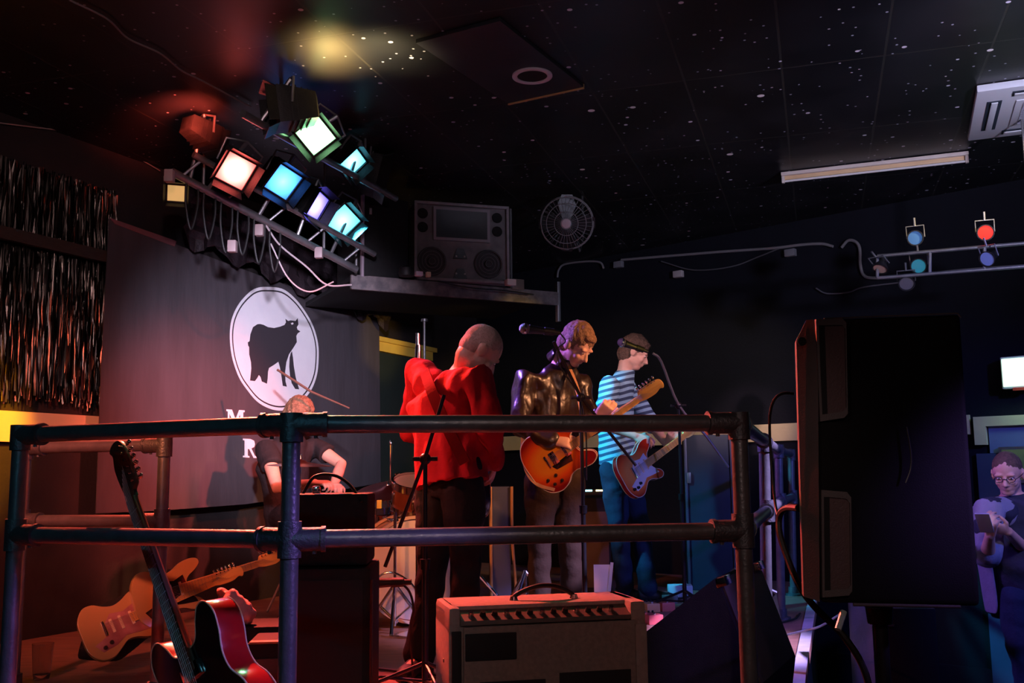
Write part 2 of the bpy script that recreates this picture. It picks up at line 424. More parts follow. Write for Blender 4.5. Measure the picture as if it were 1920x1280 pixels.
post(r2, q0.x, q0.y); post(r2, q1.x, q1.y)
for z in (RT, RMID):
    rail(r2, q0, q1, z)
    fitting(r2, q0.x, q0.y, z, [(q1.x-q0.x,q1.y-q0.y)], z==RT); fitting(r2, q1.x, q1.y, z, [(q0.x-q1.x,q0.y-q1.y)], z==RT)

# ------------------------------------------------------------------ foil curtain, banner, left door
def foil_material():
    m = bpy.data.materials.new('crinkled_foil'); m.use_nodes = True; nt = m.node_tree; b = nt.nodes['Principled BSDF']
    b.inputs['Base Color'].default_value = (.09,.075,.065,1); b.inputs['Metallic'].default_value = 1; b.inputs['Roughness'].default_value = .3
    return m
cu = MB(); rnd = random.Random(3)
cp0 = (onL(-60, 600)-LWP).dot(LD); cp1 = (onL(196, 600)-LWP).dot(LD)
N = 430
for i in range(N):
    s = cp0+(cp1-cp0)*(i+rnd.random()*.8)/N; z = 3.42-rnd.random()*.05; zend = 2.02+rnd.random()*.06
    wd = .006+rnd.random()*.006; ph = rnd.random()*6.28; o = .025+rnd.random()*.035; prev = None; k = 0
    while z > zend:
        ph += rnd.uniform(-.8,.9)
        c = LWP+LD*(s+.008*math.sin(ph*1.3))+LN*(o+.01*math.cos(ph)); e = (LD*math.cos(ph)+LN*math.sin(ph))*wd*.5
        v = (cu.bm.verts.new(c-e+V(0,0,z)), cu.bm.verts.new(c+e+V(0,0,z)))
        if prev: cu.bm.faces.new((prev[0],prev[1],v[1],v[0]))
        prev = v; z -= rnd.uniform(.05,.11)
me = bpy.data.meshes.new('foil'); cu.bm.to_mesh(me); cu.bm.free()
tc_ = tag(link('foil_curtain', me, foil_material()), 'black crinkled foil strip curtain glinting on the wall left of the banner', 'curtain', kind='stuff')
DARKW = mat('dark_stained_wood', (.05,.035,.025), .5, col2=(.03,.02,.015), nscale=20, stretch=(1,1,10))
tag(wallbox(LWP, LD, LN, cp0, cp1+.05, 2.93, 3.0, .09, .125).build('batten', DARKW), 'dark wooden batten running across the foil curtain at left', 'batten')

SERGE = mat('banner_cloth', (.062,.052,.06), .9, col2=(.05,.042,.048), nscale=3, bump=.4, bscale=5, stretch=(3,3,.6))
PRW = mat('banner_white_print', (.85,.83,.85), .8, col2=(.78,.76,.8), nscale=4, bump=.3, bscale=9)
PRD = mat('banner_dark_print', (.035,.028,.035), .85, bump=.3, bscale=9)
def onBan(px, py): return hit(px, py, LW0, LN)
ban = thing('banner', 'large grey cloth banner with a white oval and a dark bear behind the stage', 'banner', onBan(460, 950))
P = [onBan(205,410), onBan(330,458), onBan(470,510), onBan(600,556), onBan(711,598), onBan(714,905), onBan(600,925), onBan(460,945), onBan(300,957), onBan(180,962), onBan(190,700)]
MB().sheet(P, -LN, .006).build('cloth', SERGE, ban)
# hem tape at upper left corner
MB().sheet([onBan(204,408), onBan(330,452), onBan(326,462), onBan(215,420)], LN, .006).build('hem_tape', mat('red_hem', (.22,.08,.09), .7, bump=.2), ban)
zo = lambda x, y: onBan(400+x/3.048, 500+y/3.048)
OV = [(300,115),(390,125),(460,175),(520,250),(570,340),(597,440),(600,530),(590,620),(560,700),(510,765),(450,805),(390,822),(320,810),(250,770),(190,700),(145,630),(110,530),(95,430),(97,340),(115,270),(150,205),(200,150),(245,122)]
cx0 = sum(p[0] for p in OV)/len(OV); cy0 = sum(p[1] for p in OV)/len(OV)
ov = [ (p.x, p.y) for p in closed_path([(a_,b_,0) for a_,b_ in OV], 4)]
sc_ = lambda k: [((x-cx0)*k+cx0, (y-cy0)*(k*.995)+cy0) for x,y in ov]
MB().sheet([zo(*p) for p in ov], LN, .003).build('oval_emblem', PRW, ban)
t = MB(); A_ = [zo(*p)+LN*.0035 for p in sc_(.955)]; B_ = [zo(*p)+LN*.0035 for p in sc_(.93)]; n_ = len(A_)
va = [t.bm.verts.new(p) for p in A_]; vb = [t.bm.verts.new(p) for p in B_]
for i in range(n_): t.bm.faces.new((va[i],va[(i+1)%n_],vb[(i+1)%n_],vb[i]))
t.build('ring_line', PRD, ban)
BEAR = [(250,328),(225,345),(210,385),(205,425),(195,432),(197,450),(203,460),(203,500),(213,545),(215,580),(208,650),(235,653),(247,638),(258,618),(268,630),(275,655),(304,668),(308,640),(310,600),(316,578),(345,560),(370,542),(380,580),(388,630),(395,680),(418,685),(410,655),(408,600),(415,545),(430,500),(445,478),(460,455),(475,430),(472,395),(480,380),(495,370),(478,358),(475,345),(484,330),(480,293),(468,310),(440,306),(425,310),(410,297),(413,318),(405,332),(380,342),(345,350),(310,345),(285,332),(265,327)]
bb = MB(); bb.sheet([zo(*p)+LN*.003 for p in BEAR], LN, .001)
FORE = [(447,482),(453,520),(458,570),(468,630),(488,700),(466,698),(446,665),(436,620),(432,570),(434,520),(440,495)]
bb.sheet([zo(*p)+LN*.003 for p in FORE], LN, .001); bb.build('bear_print', PRD, ban)
EYE = [(440,322),(452,318),(456,326),(446,332)]
MB().sheet([zo(*p)+LN*.0042 for p in EYE], LN, .001).build('bear_eye', PRW, ban)
def letter(polys, x, y, w_, h_, name='lettering'):
    m = MB()
    for pl in polys: m.sheet([onBan(x+u*w_, y-v*h_+u*w_*.06)+LN*.002 for u,v in pl], LN, .002)
    m.build(name, PRW, ban)
Mp = [[(0,1),(.3,1),(.5,.45),(.7,1),(1,1),(1,.9),(.92,.88),(.92,.1),(1,.08),(1,0),(.68,0),(.68,.08),(.76,.1),(.76,.78),(.5,.18),(.42,.18),(.16,.78),(.16,.1),(.26,.08),(.26,0),(0,0),(0,.08),(.08,.1),(.08,.88),(0,.9)]]
Rp = [[(0,1),(.55,1),(.8,.92),(.86,.74),(.8,.58),(.6,.5),(.85,.12),(1,.08),(1,0),(.76,0),(.45,.46),(.34,.46),(.34,.1),(.46,.08),(.46,0),(0,0),(0,.08),(.12,.1),(.12,.9),(0,.92)]]
Lp = [[(.3,0),(.3,1),(.6,1),(.6,0)]]
letter(Mp, 424, 800, 34, 33); letter(Lp, 484, 800, 12, 27)
letter(Rp, 455, 857, 26, 35)
# yellow door head beyond the banner on the same wall
ds0, ds1 = (onL(700,640)-LWP).dot(LD), (onL(800,660)-LWP).dot(LD)
zd = onL(735, 640).z; zd2 = onL(735, 665).z
YEL = mat('yellow_door_paint', (.85,.6,.1), .45, col2=(.75,.5,.08), nscale=6)
dz = thing('door_2', 'dark side door under a yellow door head, right of the banner', 'door', LWP+LD*(ds0+ds1)/2+V(0,0,STZ)); dz['kind'] = 'structure'
del dz['category']
m = wallbox(LWP, LD, LN, ds0-.35, ds1, zd2, zd-.04, 0, .07); wallbox(LWP, LD, LN, ds0-.38, ds1+.03, zd-.04, zd, 0, .1, m); m.build('door_head', YEL, dz)
wallbox(LWP, LD, LN, ds0-.3, ds1-.05, STZ, zd2-.002, 0, .03).build('door_leaf', mat('dark_green_paint', (.02,.03,.025), .5, bump=.1), dz)

# ------------------------------------------------------------------ ceiling fittings and lights
# tubular batten light
BT = mat('batten_enamel', (.72,.62,.55), .45, col2=(.66,.56,.5), nscale=6)
A_, B_ = gz(1466,338,CEIL-.05), gz(1816,299,CEIL-.05)
xx = (B_-A_); Ln = xx.length
ft = thing('batten_light', 'unlit white tube batten light fixed to the ceiling above the right of the stage', 'ceiling light', frame((A_+B_)/2+V(0,0,.044), xx, (0,0,1)))
MB().box((0,.0,-.012), (Ln,.10,.024), bev=.003).build('tray', BT, ft, local=True)
MB().box((0,.0,-.035), (Ln-.01,.045,.03), bev=.004).build('gear_box', mat('batten_yellowed', (.72,.5,.28), .5, col2=(.65,.44,.24), nscale=5), ft, local=True)
for s in (-1,1):
    MB().box((s*(Ln/2-.012),-.03,-.05), (.02,.025,.05), bev=.003).build('lamp_holder', BT, ft, local=True)
    MB().lathe([(0,-.054),(.01,-.054),(.01,-.05)], Matrix.Translation((s*(Ln/2-.14),0,0)), 12).build('screw', STEEL, ft, local=True)
MB().tube([(-Ln/2+.02,-.03,-.062),(Ln/2-.02,-.03,-.062)], .008, 12).build('tube', mat('unlit_tube', (.75,.72,.7), .25), ft, local=True)
# air conditioning cassette
c0 = gz(1832,172,CEIL-.04); c1 = gz(1881,42,CEIL-.04); e1 = (c1-c0).length
ac = thing('air_conditioning_cassette', 'white square ceiling air conditioning unit at the top right edge of the picture', 'air conditioner', frame(V(c0.x,c0.y,CEIL-.003), gz(1920,160,CEIL)-gz(1832,172,CEIL), (0,0,1)))
ACM = mat('white_plastic', (.72,.74,.8), .4, bump=.02)
S_ = .86
f_ = MB(); f_.box((S_/2,S_/2,-.02),(S_,S_,.04),bev=.008); f_.build('face_panel', ACM, ac, local=True)
ACD = mat('dark_slot', (.02,.03,.05), .6)
for (x,y,wx,wy) in ((.1,.43,.075,.5),(.76,.43,.075,.5),(.43,.1,.5,.075),(.43,.76,.5,.075)):
    MB().box((x,y,-.041),(wx,wy,.004),bev=.001).build('air_slot', ACD, ac, local=True)
    MB().box((x,y,-.048),(wx*.45 if wx<wy else wx*.96, wy*.45 if wy<wx else wy*.96,.006),bev=.002).build('louvre', ACM, ac, local=True)
g = MB(); g.box((.43,.43,-.043),(.44,.44,.006),bev=.002); g.build('intake_frame', ACM, ac, local=True)
g = MB()
for i in range(22): g.box((.43,.245+i*.0176,-.048),(.36,.007,.004))
g.build('intake_grille', mat('grey_grille', (.25,.25,.3), .5), ac, local=True)
# ceiling panel with ring
g0, g1, g2 = gz(952,191,CEIL-.01), gz(1094,160,CEIL-.01), gz(764,0,CEIL-.01)
pn = thing('ceiling_panel', 'slightly dropped dark ceiling panel with light painted on its edge strip and a round ring', 'ceiling panel', frame(V(g0.x,g0.y,CEIL), g1-g0, (0,0,1)))
wd = (V(g1.x,g1.y,0)-V(g0.x,g0.y,0)).length
MB().box((wd/2,-.45,-.01),(wd,.9,.02),bev=.003).build('panel', mat('panel_black_paint', (.012,.011,.015), .5, col2=(.02,.018,.024), nscale=6), pn, local=True)
MB().box((wd/2,.006,-.012),(wd,.012,.03),bev=.002).build('edge_strip', mat('lit_edge_tan', (.45,.28,.12), .5), pn, local=True)  # tan colour paints the light caught by the panel's edge
rc = gz(998,143,CEIL-.025)
MB().lathe([(.078,0),(.078,-.008),(.088,-.012),(.104,-.008),(.104,0),(.078,0)], Matrix.Translation(V(rc.x,rc.y,CEIL-.02)), 40).build('ring', mat('pale_ring', (.55,.5,.55), .5), pn)
MB().lathe([(0,0),(.078,0),(.078,-.003),(0,-.003)], Matrix.Translation(V(rc.x,rc.y,CEIL-.02)), 40).build('ring_recess', mat('ring_black', (.004,.004,.004), .9), pn)

# ------------------------------------------------------------------ stage lighting bars
HOUS = mat('lamp_housing', (.012,.012,.014), .45, .3, col2=(.02,.02,.02), nscale=20, bump=.15, bscale=100)
def bar(name, p, q, label, r=.024, hangers=(), second=None):
    t = thing(name, label, 'lighting bar', Vector(p))
    MB().tube([p,q], r, 16).build('tube', STEEL, t)
    if second:
        o = Vector(second)
        MB().tube([Vector(p)+o,Vector(q)+o], r*.8, 14).build('tube', STEEL, t)
        d = Vector(q)-Vector(p)
        for k in range(5):
            a = Vector(p)+d*(k+.2)/4.6
            MB().tube([a, a+o], .009, 8).build('strut', STEEL, t)
    d = Vector(q)-Vector(p)
    for h in hangers:
        a = Vector(p)+d*h; MB().tube([a, V(a.x,a.y,CEIL)], .01, 8).build('hanger', STEEL, t)
    return t
def fixture(name, pos, aim, up, gel, estr, label, size=.17, lit=True, power=0, size_deg=50, doors=True, group=None, hang=None, lcol=None, ltgt=None):
    """flood with housing, gel frame, four barn doors and yoke; aim is the light direction"""
    M = frame_z(pos, aim, up); t = thing(name, label, 'stage light', M, group)
    s = size/2
    h = MB(); secs = [(s*.55,s*.55,-.2),(s*.8,s*.8,-.19),(s*1.12,s*1.12,-.03),(s*1.12,s*1.12,0)]
    rings = [[h.bm.verts.new(V(a*x,b*y,z)) for x,y in ((-1,-1),(1,-1),(1,1),(-1,1))] for a,b,z in secs]
    for A,B in zip(rings,rings[1:]):
        for k in range(4): h.bm.faces.new((A[k],A[(k+1)%4],B[(k+1)%4],B[k]))
    h.bm.faces.new(rings[0][::-1])
    h.build('housing', HOUS, t, local=True)
    for k in range(4):
        h = MB(); h.box((0,0,-.15+k*.03),(s*1.7+k*.014,s*1.9+k*.016,.004)); h.build('cooling_fin', HOUS, t, local=True)
    gm = mat(name+'_gel', tuple(min(1,c) for c in gel), .3, emit=gel if lit else None, estr=estr)
    if lit and estr > 2:
        nt = gm.node_tree; bs = nt.nodes['Principled BSDF']; tc = nt.nodes.new('ShaderNodeTexCoord'); mp = nt.nodes.new('ShaderNodeMapping'); mp.inputs['Scale'].default_value = (1/size/.85,1/size/.85,1/size/.85)
        nt.links.new(tc.outputs['Object'], mp.inputs[0]); g_ = nt.nodes.new('ShaderNodeTexGradient'); g_.gradient_type = 'QUADRATIC_SPHERE'; nt.links.new(mp.outputs[0], g_.inputs[0])
        mt = nt.nodes.new('ShaderNodeMath'); mt.operation = 'MULTIPLY_ADD'; mt.inputs[1].default_value = estr; mt.inputs[2].default_value = 1.3
        nt.links.new(g_.outputs['Fac'], mt.inputs[0]); nt.links.new(mt.outputs[0], bs.inputs['Emission Strength'])
    MB().box((0,0,-.006),(size,size,.006)).build('gel_filter', gm, t, local=True)
    f = MB()
    for x,y,wx,wy in ((-1,0,.014,size*1.14),(1,0,.014,size*1.14),(0,-1,size*1.14,.014),(0,1,size*1.14,.014)): f.box((x*s*1.07,y*s*1.07,.003),(wx,wy,.014))
    f.build('gel_frame', HOUS, t, local=True)
    if doors:
        for k in range(4):
            R = Matrix.Rotation(k*PI/2,4,'Z') @ Matrix.Translation((0,s*1.14,.008)) @ Matrix.Rotation(math.radians(66),4,'X')
            MB().prism([(-s,0),(s,0),(s*1.1,size*.38),(-s*1.1,size*.38)],0,.003,R).build('barn_door', HOUS, t, local=True)
    y = MB(); y.tube([(-s*1.25,0,-.06),(-s*1.35,s*1.5,-.08),(0,s*1.9,-.09),(s*1.35,s*1.5,-.08),(s*1.25,0,-.06)],.007,8); y.build('yoke', STEEL, t, local=True)
    if hang is not None:
        q = M @ V(0,s*1.9,-.09); MB().tube([q, hang], .012, 8).build('clamp', STEEL, t)
    if power:
        M3 = M.to_3x3(); p = Vector(pos)+M3@V(0,0,.03)
        spot(name+'_lamp', p, Vector(ltgt) if ltgt else p+M3@V(0,0,1), power, lcol or gel, size_deg, .7, .06)
    return t
BA, BB = at(322,322,5.45), at(668,505,6.45)
lb = bar('lighting_bar', BA, BB, 'long twin-tube lighting bar hung over the left of the stage, above the banner', hangers=(.15,.8), second=(.12,.0,.10))
BC, BDp = at(455,213,4.75), at(742,372,6.3)
ub = bar('lighting_bar', BC, BDp, 'upper lighting bar close to the ceiling, carrying the green and cyan lamps', r=.02, hangers=(.2,.75))
def fx(px, py, Y, bar_a, bar_b, gel, estr, label, tgt, roll=(0,0,1), **k):
    pos = at(px,py,Y); d = (bar_b-bar_a); s = max(0,min(1,(pos-bar_a).dot(d)/d.dot(d))); hang = bar_a+d*s
    aim = (Vector(tgt)-pos)
    return fixture('stage_flood_light', pos, aim, roll, gel, estr, label, hang=hang, group=None, **k)
fx(442,320,5.45,BA,BB,(1,.12,.10),26,'stage flood light glowing white-red, leftmost lit lamp on the lower bar',(.1,2.2,.9), roll=(.25,.2,1), power=1900, size_deg=62, lcol=RED, ltgt=(-.5,2.6,.8), size=.17)
fx(531,341,5.8,BA,BB,(.05,.25,1),12,'stage flood light glowing pale blue, right of the red lamp',(.5,3.2,1.0), roll=(.25,.2,1), power=50, size_deg=60, lcol=BLU, size=.17)
fx(592,386,6.05,BA,BB,(.16,.13,1),12,'narrow violet-blue stage flood light, third along the lower bar',(2.6,4.4,1.2), roll=(.3,.1,1), power=500, size_deg=55, lcol=VIO, size=.17)
fx(643,415,6.3,BA,BB,(.12,.75,1),9,'cyan stage flood light at the right end of the lower bar',(.6,3.6,1.3), roll=(.7,.2,1), power=1000, size_deg=27, lcol=CYN, ltgt=(.78,6.9,1.75), size=.17)
fx(592,254,5.15,BC,BDp,(.4,1,.45),14,'bright green-white stage flood light on the upper bar, turned like a diamond',(-.3,1.5,1.3), roll=(1,.2,1), power=40, size_deg=70, lcol=GRN, size=.155)
fx(661,304,5.75,BC,BDp,(.15,.75,1),8,'cyan stage flood light with a yellow-lit flap on the upper bar',(1.7,3.6,.9), roll=(.6,.2,1), power=70, size_deg=50, lcol=CYN, size=.14)
fx(520,205,4.85,BC,BDp,(.3,.06,.05),0,'unlit stage flood light with a red side, leftmost on the upper bar',(-2.9,4.2,3.2), lit=False, size=.17)
fx(706,330,6.2,BC,BDp,(.5,.04,.03),0,'unlit stage flood light with a red underside at the right end of the upper bar',(3,7,2.6), lit=False, size=.2)
fx(330,362,5.6,BA,BB,(.9,.55,.2),.6,'unlit yellow stage lamp with an added faint glow at the far left end of the lower bar',(-.9,2.5,1.6), size=.10, lit=True)  # faint glow added to the gel of an unlit lamp
fx(398,262,5.5,BA,BB,(.25,.03,.03),0,'unlit boxy stage lamp glowing with red spill, just above and left of the red lamp',(-.2,8,2.9), lit=False, size=.12)
# red streak by the bar comes from the added unseen spill spot
# hanging cable loops under the lower bar
def cable(name, pts, r, label, m=RUBBER, group=None, cat='cable', k=7):
    return tag(MB().tube(smooth_path(pts, k), r, 8).build(name, m), label, cat, group)
WIRE = mat('pale_flex', (.5,.44,.45), .5)
rnd = random.Random(11)
d = BB-BA
for k in range(6):
    a = BA+d*(.07+k*.085); b = a+d*.055; dp = .16+.05*rnd.random()
    cable('lamp_cable', [a, a+V(0,0,-dp*.8), (a+b)/2+V(0,0,-dp*1.5), b+V(0,0,-dp*.7), b], .007, 'dark cable loop hanging below the lower lighting bar above the banner', group='cable loops under the lighting bar')
cable('lamp_cable', [BA+d*.47+V(0,0,-.02), BA+d*.55+V(.0,0,-.1), BA+d*.7+V(0,0,-.15), BA+d*.82+V(0,0,-.2), BA+d*.97+V(0,0,-.12)], .006, 'pale flex drooping along the right half of the lower lighting bar', WIRE)
cable('lamp_cable', [BA+d*.5+V(0,0,-.12), BA+d*.6+V(0,0,-.28), BA+d*.72+V(0,0,-.30), BA+d*.86+V(0,0,-.16)], .005, 'thin pale flex sagging lowest under the lower lighting bar', WIRE)
for px, py, Y in ((318,338,5.4),(436,470,5.7),(487,440,5.9),(598,482,6.2)):
    tag(MB().box((0,0,0),(.05,.05,.07),Matrix.Translation(at(px,py-8,Y)),bev=.006).build('plug', mat('pale_plug',(.4,.3,.3),.5)), 'small pale plug hanging on the cables under the lower lighting bar', 'plug', 'plugs under the lighting bar')
# crumpled dark foil draped behind bar
dr = MB(); rnd = random.Random(5)
M_, N_ = 46, 9; rows = []
for i in range(M_):
    row = []
    for j in range(N_):
        s = (onBan(330,458)-LW0).dot(LD)+(i/(M_-1))*((onBan(716,605)-LW0).dot(LD)-(onBan(330,458)-LW0).dot(LD))
        z = 3.57-.34*i/(M_-1)*.8-j*.045-(.05*math.sin(i*.9) if j == N_-1 else 0)
        row.append(dr.bm.verts.new(LW0+LD*s+LN*(.06+rnd.uniform(0,.05))+V(0,0,z-.04)))
    rows.append(row)
for i in range(M_-1):
    for j in range(N_-1): dr.bm.faces.new((rows[i][j],rows[i+1][j],rows[i+1][j+1],rows[i][j+1]))
fo = mat('black_crepe', (.03,.02,.025), .5, bump=.5, bscale=60)
tag(dr.build('scrim_cloth', fo, sharp=20), 'crumpled black cloth hanging along the top edge of the banner', 'cloth')
# wires along the left wall
WIRE2 = mat('wall_flex', (.35,.28,.24), .5)
def wp(*pts, off=.02): return [onL(x, y, off) for x, y in pts]
cable('wall_cable', wp((-30,140),(0,148),(35,160),(70,172)), .006, 'pale cable entering the picture at the left edge below the ceiling', WIRE2)
cable('wall_cable', wp((95,182),(130,200),(165,222),(186,262),(205,250),(240,262),(290,285),(330,318)), .007, 'pale wavy cable running from the wall box to the lower lighting bar', WIRE2)
cable('wall_cable', wp((-20,228),(60,238),(130,248),(190,270),(250,292),(300,320)), .004, 'thin dim cable below the wavy one on the left wall', WIRE2)
cable('ceiling_cable', [gz(x,y,CEIL-.02) for x,y in ((130,0),(200,35),(240,72),(300,100),(340,132),(380,152),(470,200))], .005, 'thin dark cable crossing the ceiling at the top left', mat('dim_flex',(.12,.1,.1),.6))
pb = onL(84,160,.035); tag(MB().box((0,0,0),(.07,.12,.16),frame(pb,LN,(0,0,1)),bev=.008).build('wall_box', mat('grey_box',(.11,.1,.1),.6,bump=.1)), 'small grey electrical box on the left wall at the end of the pale cable', 'electrical box')

# ------------------------------------------------------------------ corner shelf, loudspeakers, fan
sa, sb_ = at(657,530,6.6), at(1046,560,7.34); sz = 2.9
sd = V(sb_.x-sa.x, sb_.y-sa.y, 0); sl = sd.length; sd.normalize(); sn = V(-sd.y, sd.x, 0)
SHM = mat('dusty_shelf', (.2,.165,.165), .8, col2=(.09,.08,.085), nscale=16, bump=.4, bscale=80)
sh = thing('corner_shelf', 'dusty grey shelf high across the stage corner carrying the loudspeakers', 'shelf', frame(V(sa.x,sa.y,sz), sd, (0,0,1)))
MB().box((sl/2,.55,.045),(sl,1.1,.03),bev=.004).build('board', mat('shelf_shade_black',(.008,.008,.009),.8,spec=.2), sh, local=True)  # board coloured black for the shade under the shelf
MB().box((sl/2,-.005,.02),(sl,.03,.10),bev=.004).build('front_lip', SHM, sh, local=True)
for x in (.06,): MB().tube([(x,.06,.03),(x,.06,CEIL-sz)], .011, 10).build('hanger', STEEL, sh, local=True)
MB().box((sl,.0,.0),(.025,.04,.3),bev=.003).build('end_bracket', STEEL, sh, local=True)
SPT = sz+.06
def speaker_face(t, M, W, H):
    pass
# large loudspeaker
TL, TR = at(788,369,6.86), at(959,391,7.05)
wdir = V(TR.x-TL.x, TR.y-TL.y, 0); W = wdir.length+.02; wdir.normalize(); H = .56
b0 = at(776,517,6.84); b0 = V(b0.x, b0.y, SPT+.0)
Mx = frame(b0, wdir, (0,0,1))
sp = thing('loudspeaker', 'large grey two-woofer loudspeaker with a square horn on the corner shelf', 'loudspeaker', Mx)
c = MB(); c.box((W/2,.235,H/2+.016),(W,.46,H),bev=.01); c.build('cabinet', GREYBOX, sp, local=True)
fr = MB()
for x,z,wx,wz in ((.01,H/2,.02,H),(W-.01,H/2,.02,H),(W/2,.012,W,.02),(W/2,H-.0,W,.02)): fr.box((x,-.005,z+.016),(wx,.03,wz),bev=.003)
fr.build('cabinet_rim', mat('worn_grey_edge',(.24,.2,.21),.6,col2=(.17,.15,.15),nscale=20), sp, local=True)
def cone(x, z, r, name='woofer'):
    R = Matrix.Translation((x,0,z)) @ Matrix.Rotation(PI/2,4,'X')
    MB().lathe([(r,0),(r,.012),(r*.93,.014),(r*.88,.002),(r*.3,-.03+.03),(r*.22,.012),(0,.018)], R, 32).build(name, CONE, sp, local=True)
    g = MB()
    for k in range(1,5): g.tube([R@V(math.cos(a*PI/12)*r*k/4.4, math.sin(a*PI/12)*r*k/4.4, .02) for a in range(25)], .0018, 5, cap=False)
    g.build('woofer_grille', GREYBOX, sp, local=True)
cone(.125, .155, .105); cone(W-.155, .155, .105)
HORN = mat('dark_horn', (.025,.03,.03), .5)
hx0, hx1, hz0, hz1 = .155, W-.165, .33, .53
h = MB(); 
def quadring(m, y0, y1, a, b):
    A = [V(a[0],y0,a[2]),V(a[1],y0,a[2]),V(a[1],y0,a[3]),V(a[0],y0,a[3])]; B = [V(b[0],y1,b[2]),V(b[1],y1,b[2]),V(b[1],y1,b[3]),V(b[0],y1,b[3])]
    va=[m.bm.verts.new(p) for p in A]; vb=[m.bm.verts.new(p) for p in B]
    for k in range(4): m.bm.faces.new((va[k],va[(k+1)%4],vb[(k+1)%4],vb[k]))
    return vb
quadring(h,-.022,-.022,(hx0-.02,hx1+.02,hz0-.02,hz1+.02),(hx0,hx1,hz0,hz1)); quadring(h,0,-.022,(hx0-.02,hx1+.02,hz0-.02,hz1+.02),(hx0-.02,hx1+.02,hz0-.02,hz1+.02))
h.build('horn_rim', mat('horn_edge',(.22,.19,.2),.6), sp, local=True)
h = MB(); vb = quadring(h,-.021,-.003,(hx0,hx1,hz0,hz1),(hx0+.07,hx1-.07,hz0+.05,hz1-.05)); h.bm.faces.new(vb); h.build('horn', HORN, sp, local=True)
for x,z in ((.062,.50),(.062,.40),(W-.085,.50),(W-.085,.40)):
    R = Matrix.Translation((x,-.001,z)) @ Matrix.Rotation(PI/2,4,'X')
    MB().lathe([(.038,0),(.036,.004),(.03,.001),(0,.0005)], R, 24).build('port', mat('port_black',(.004,.004,.004),.9), sp, local=True)
for z in (.22,.075):
    MB().prism([(W/2-.05-.015,z-.035),(W/2+.05-.015,z-.035),(W/2+.025-.015,z+.035),(W/2-.025-.015,z+.035)],0,.012,Matrix.Rotation(PI/2,4,'X')).build('tweeter', BLKPL, sp, local=True)
    for x in (-.03,.03): MB().ellip((W/2-.015+x,-.014,z-.02 if z > .1 else z),(.007,.005,.007)).build('tweeter_tip', mat('pale_tip',(.5,.42,.4),.4), sp, local=True)
MB().box((W+.012,-.01,H/2),(.015,.02,H+.02)).build('strap', BLKPL, sp, local=True)
# black box loudspeaker at the shelf's left end, seen end-on
p0 = at(682,500,6.62); p1 = at(770,512,6.8)
wd_ = V(p1.x-p0.x,p1.y-p0.y,0); W2 = wd_.length
s2 = thing('loudspeaker', 'plain black loudspeaker with light painted on its front edge at the left end of the corner shelf', 'loudspeaker', frame(V(p0.x,p0.y,SPT), wd_, (0,0,1)))
MB().box((W2/2-.01,.25,.285),(W2-.02,.5,.57),bev=.008).build('cabinet', BLACK, s2, local=True)
MB().box((-.008,.01,.285),(.018,.03,.57),bev=.003).build('lit_front_edge', mat('painted_edge_light',(.3,.24,.28),.5), s2, local=True)  # pale strip paints the light along the cabinet's front edge
MB().box((.045,-.004,.46),(.018,.006,.045),bev=.002).build('badge', mat('badge_grey',(.35,.35,.35),.4), s2, local=True)
# small clutter on the shelf front
def shelfbox(px, py, Y, s, col, label, cat='box', name='small_box', z=None):
    p = at(px,py,Y); zz = SPT if z is None else z
    tag(MB().box((0,0,s[2]/2),s,frame(V(p.x,p.y,zz),sd,(0,0,1)),bev=.004).build(name, mat(name+'_mat',col,.5,bump=.05)), label, cat)
shelfbox(785,524,6.62,(.05,.04,.03),(.7,.55,.62),'small white box on the shelf lip left of the grey loudspeaker')
shelfbox(803,528,6.66,(.03,.03,.035),(.8,.6,.4),'tiny pale cube beside the white box on the corner shelf')
shelfbox(957,527,7.0,(.07,.05,.045),(.75,.55,.5),'white cardboard box at the right foot of the grey loudspeaker')
shelfbox(968,518,7.18,(.1,.06,.08),(.14,.1,.08),'brown box behind the white box at the right of the grey loudspeaker')
p = at(762,522,6.62); tag(MB().lathe([(0,0),(.05,0),(.055,.02),(.05,.055),(.02,.07),(0,.07)],Matrix.Translation(V(p.x,p.y,SPT)),20).build('cable_coil', RUBBER),'black round lump of coiled cable on the corner shelf','coil')
cable('shelf_cable', [V(*(at(x,y,6.9).xy),SPT+.012) if False else at(x,y,Yv) for x,y,Yv in ((820,527,6.78),(860,536,6.84),(900,541,6.9),(950,545,7.0),(1000,552,7.15))], .005, 'thin black cable lying along the front of the corner shelf')
# wall fan
fc = at(1063,418,7.0); 
fan = thing('wall_fan', 'round dark caged fan hung from the ceiling just right of the grey loudspeaker', 'fan', frame_z(fc, (CAM-fc)+V(-.6,0,-.4)))
FANM = mat('fan_wire', (.16,.15,.155), .6, .3)
R0 = .19
g = MB()
for rr, z in ((R0,0),(R0*.97,.03),(R0*.75,.06),(R0*.45,.075),(R0*.2,.08)): g.tube([V(math.cos(a*PI/18)*rr, math.sin(a*PI/18)*rr, z) for a in range(37)], .003 if rr<R0 else .006, 6, cap=False)
for k in range(36):
    a = k*PI/18; g.tube([V(math.cos(a)*rr,math.sin(a)*rr,z) for rr,z in ((R0,-.0),(R0*.97,.03),(R0*.75,.06),(R0*.2,.08))], .0016, 4)
g.build('front_cage', FANM, fan, local=True)
g = MB()
for k in range(24):
    a = k*PI/12; g.tube([V(math.cos(a)*rr,math.sin(a)*rr,z) for rr,z in ((R0,-.0),(R0*.9,-.05),(R0*.3,-.09))], .0016, 4)
g.build('rear_cage', FANM, fan, local=True)
MB().lathe([(0,.088),(.03,.086),(.038,.078),(.038,.07),(0,.07)],None,20).build('cage_badge', mat('badge_pink',(.4,.3,.32),.4), fan, local=True)
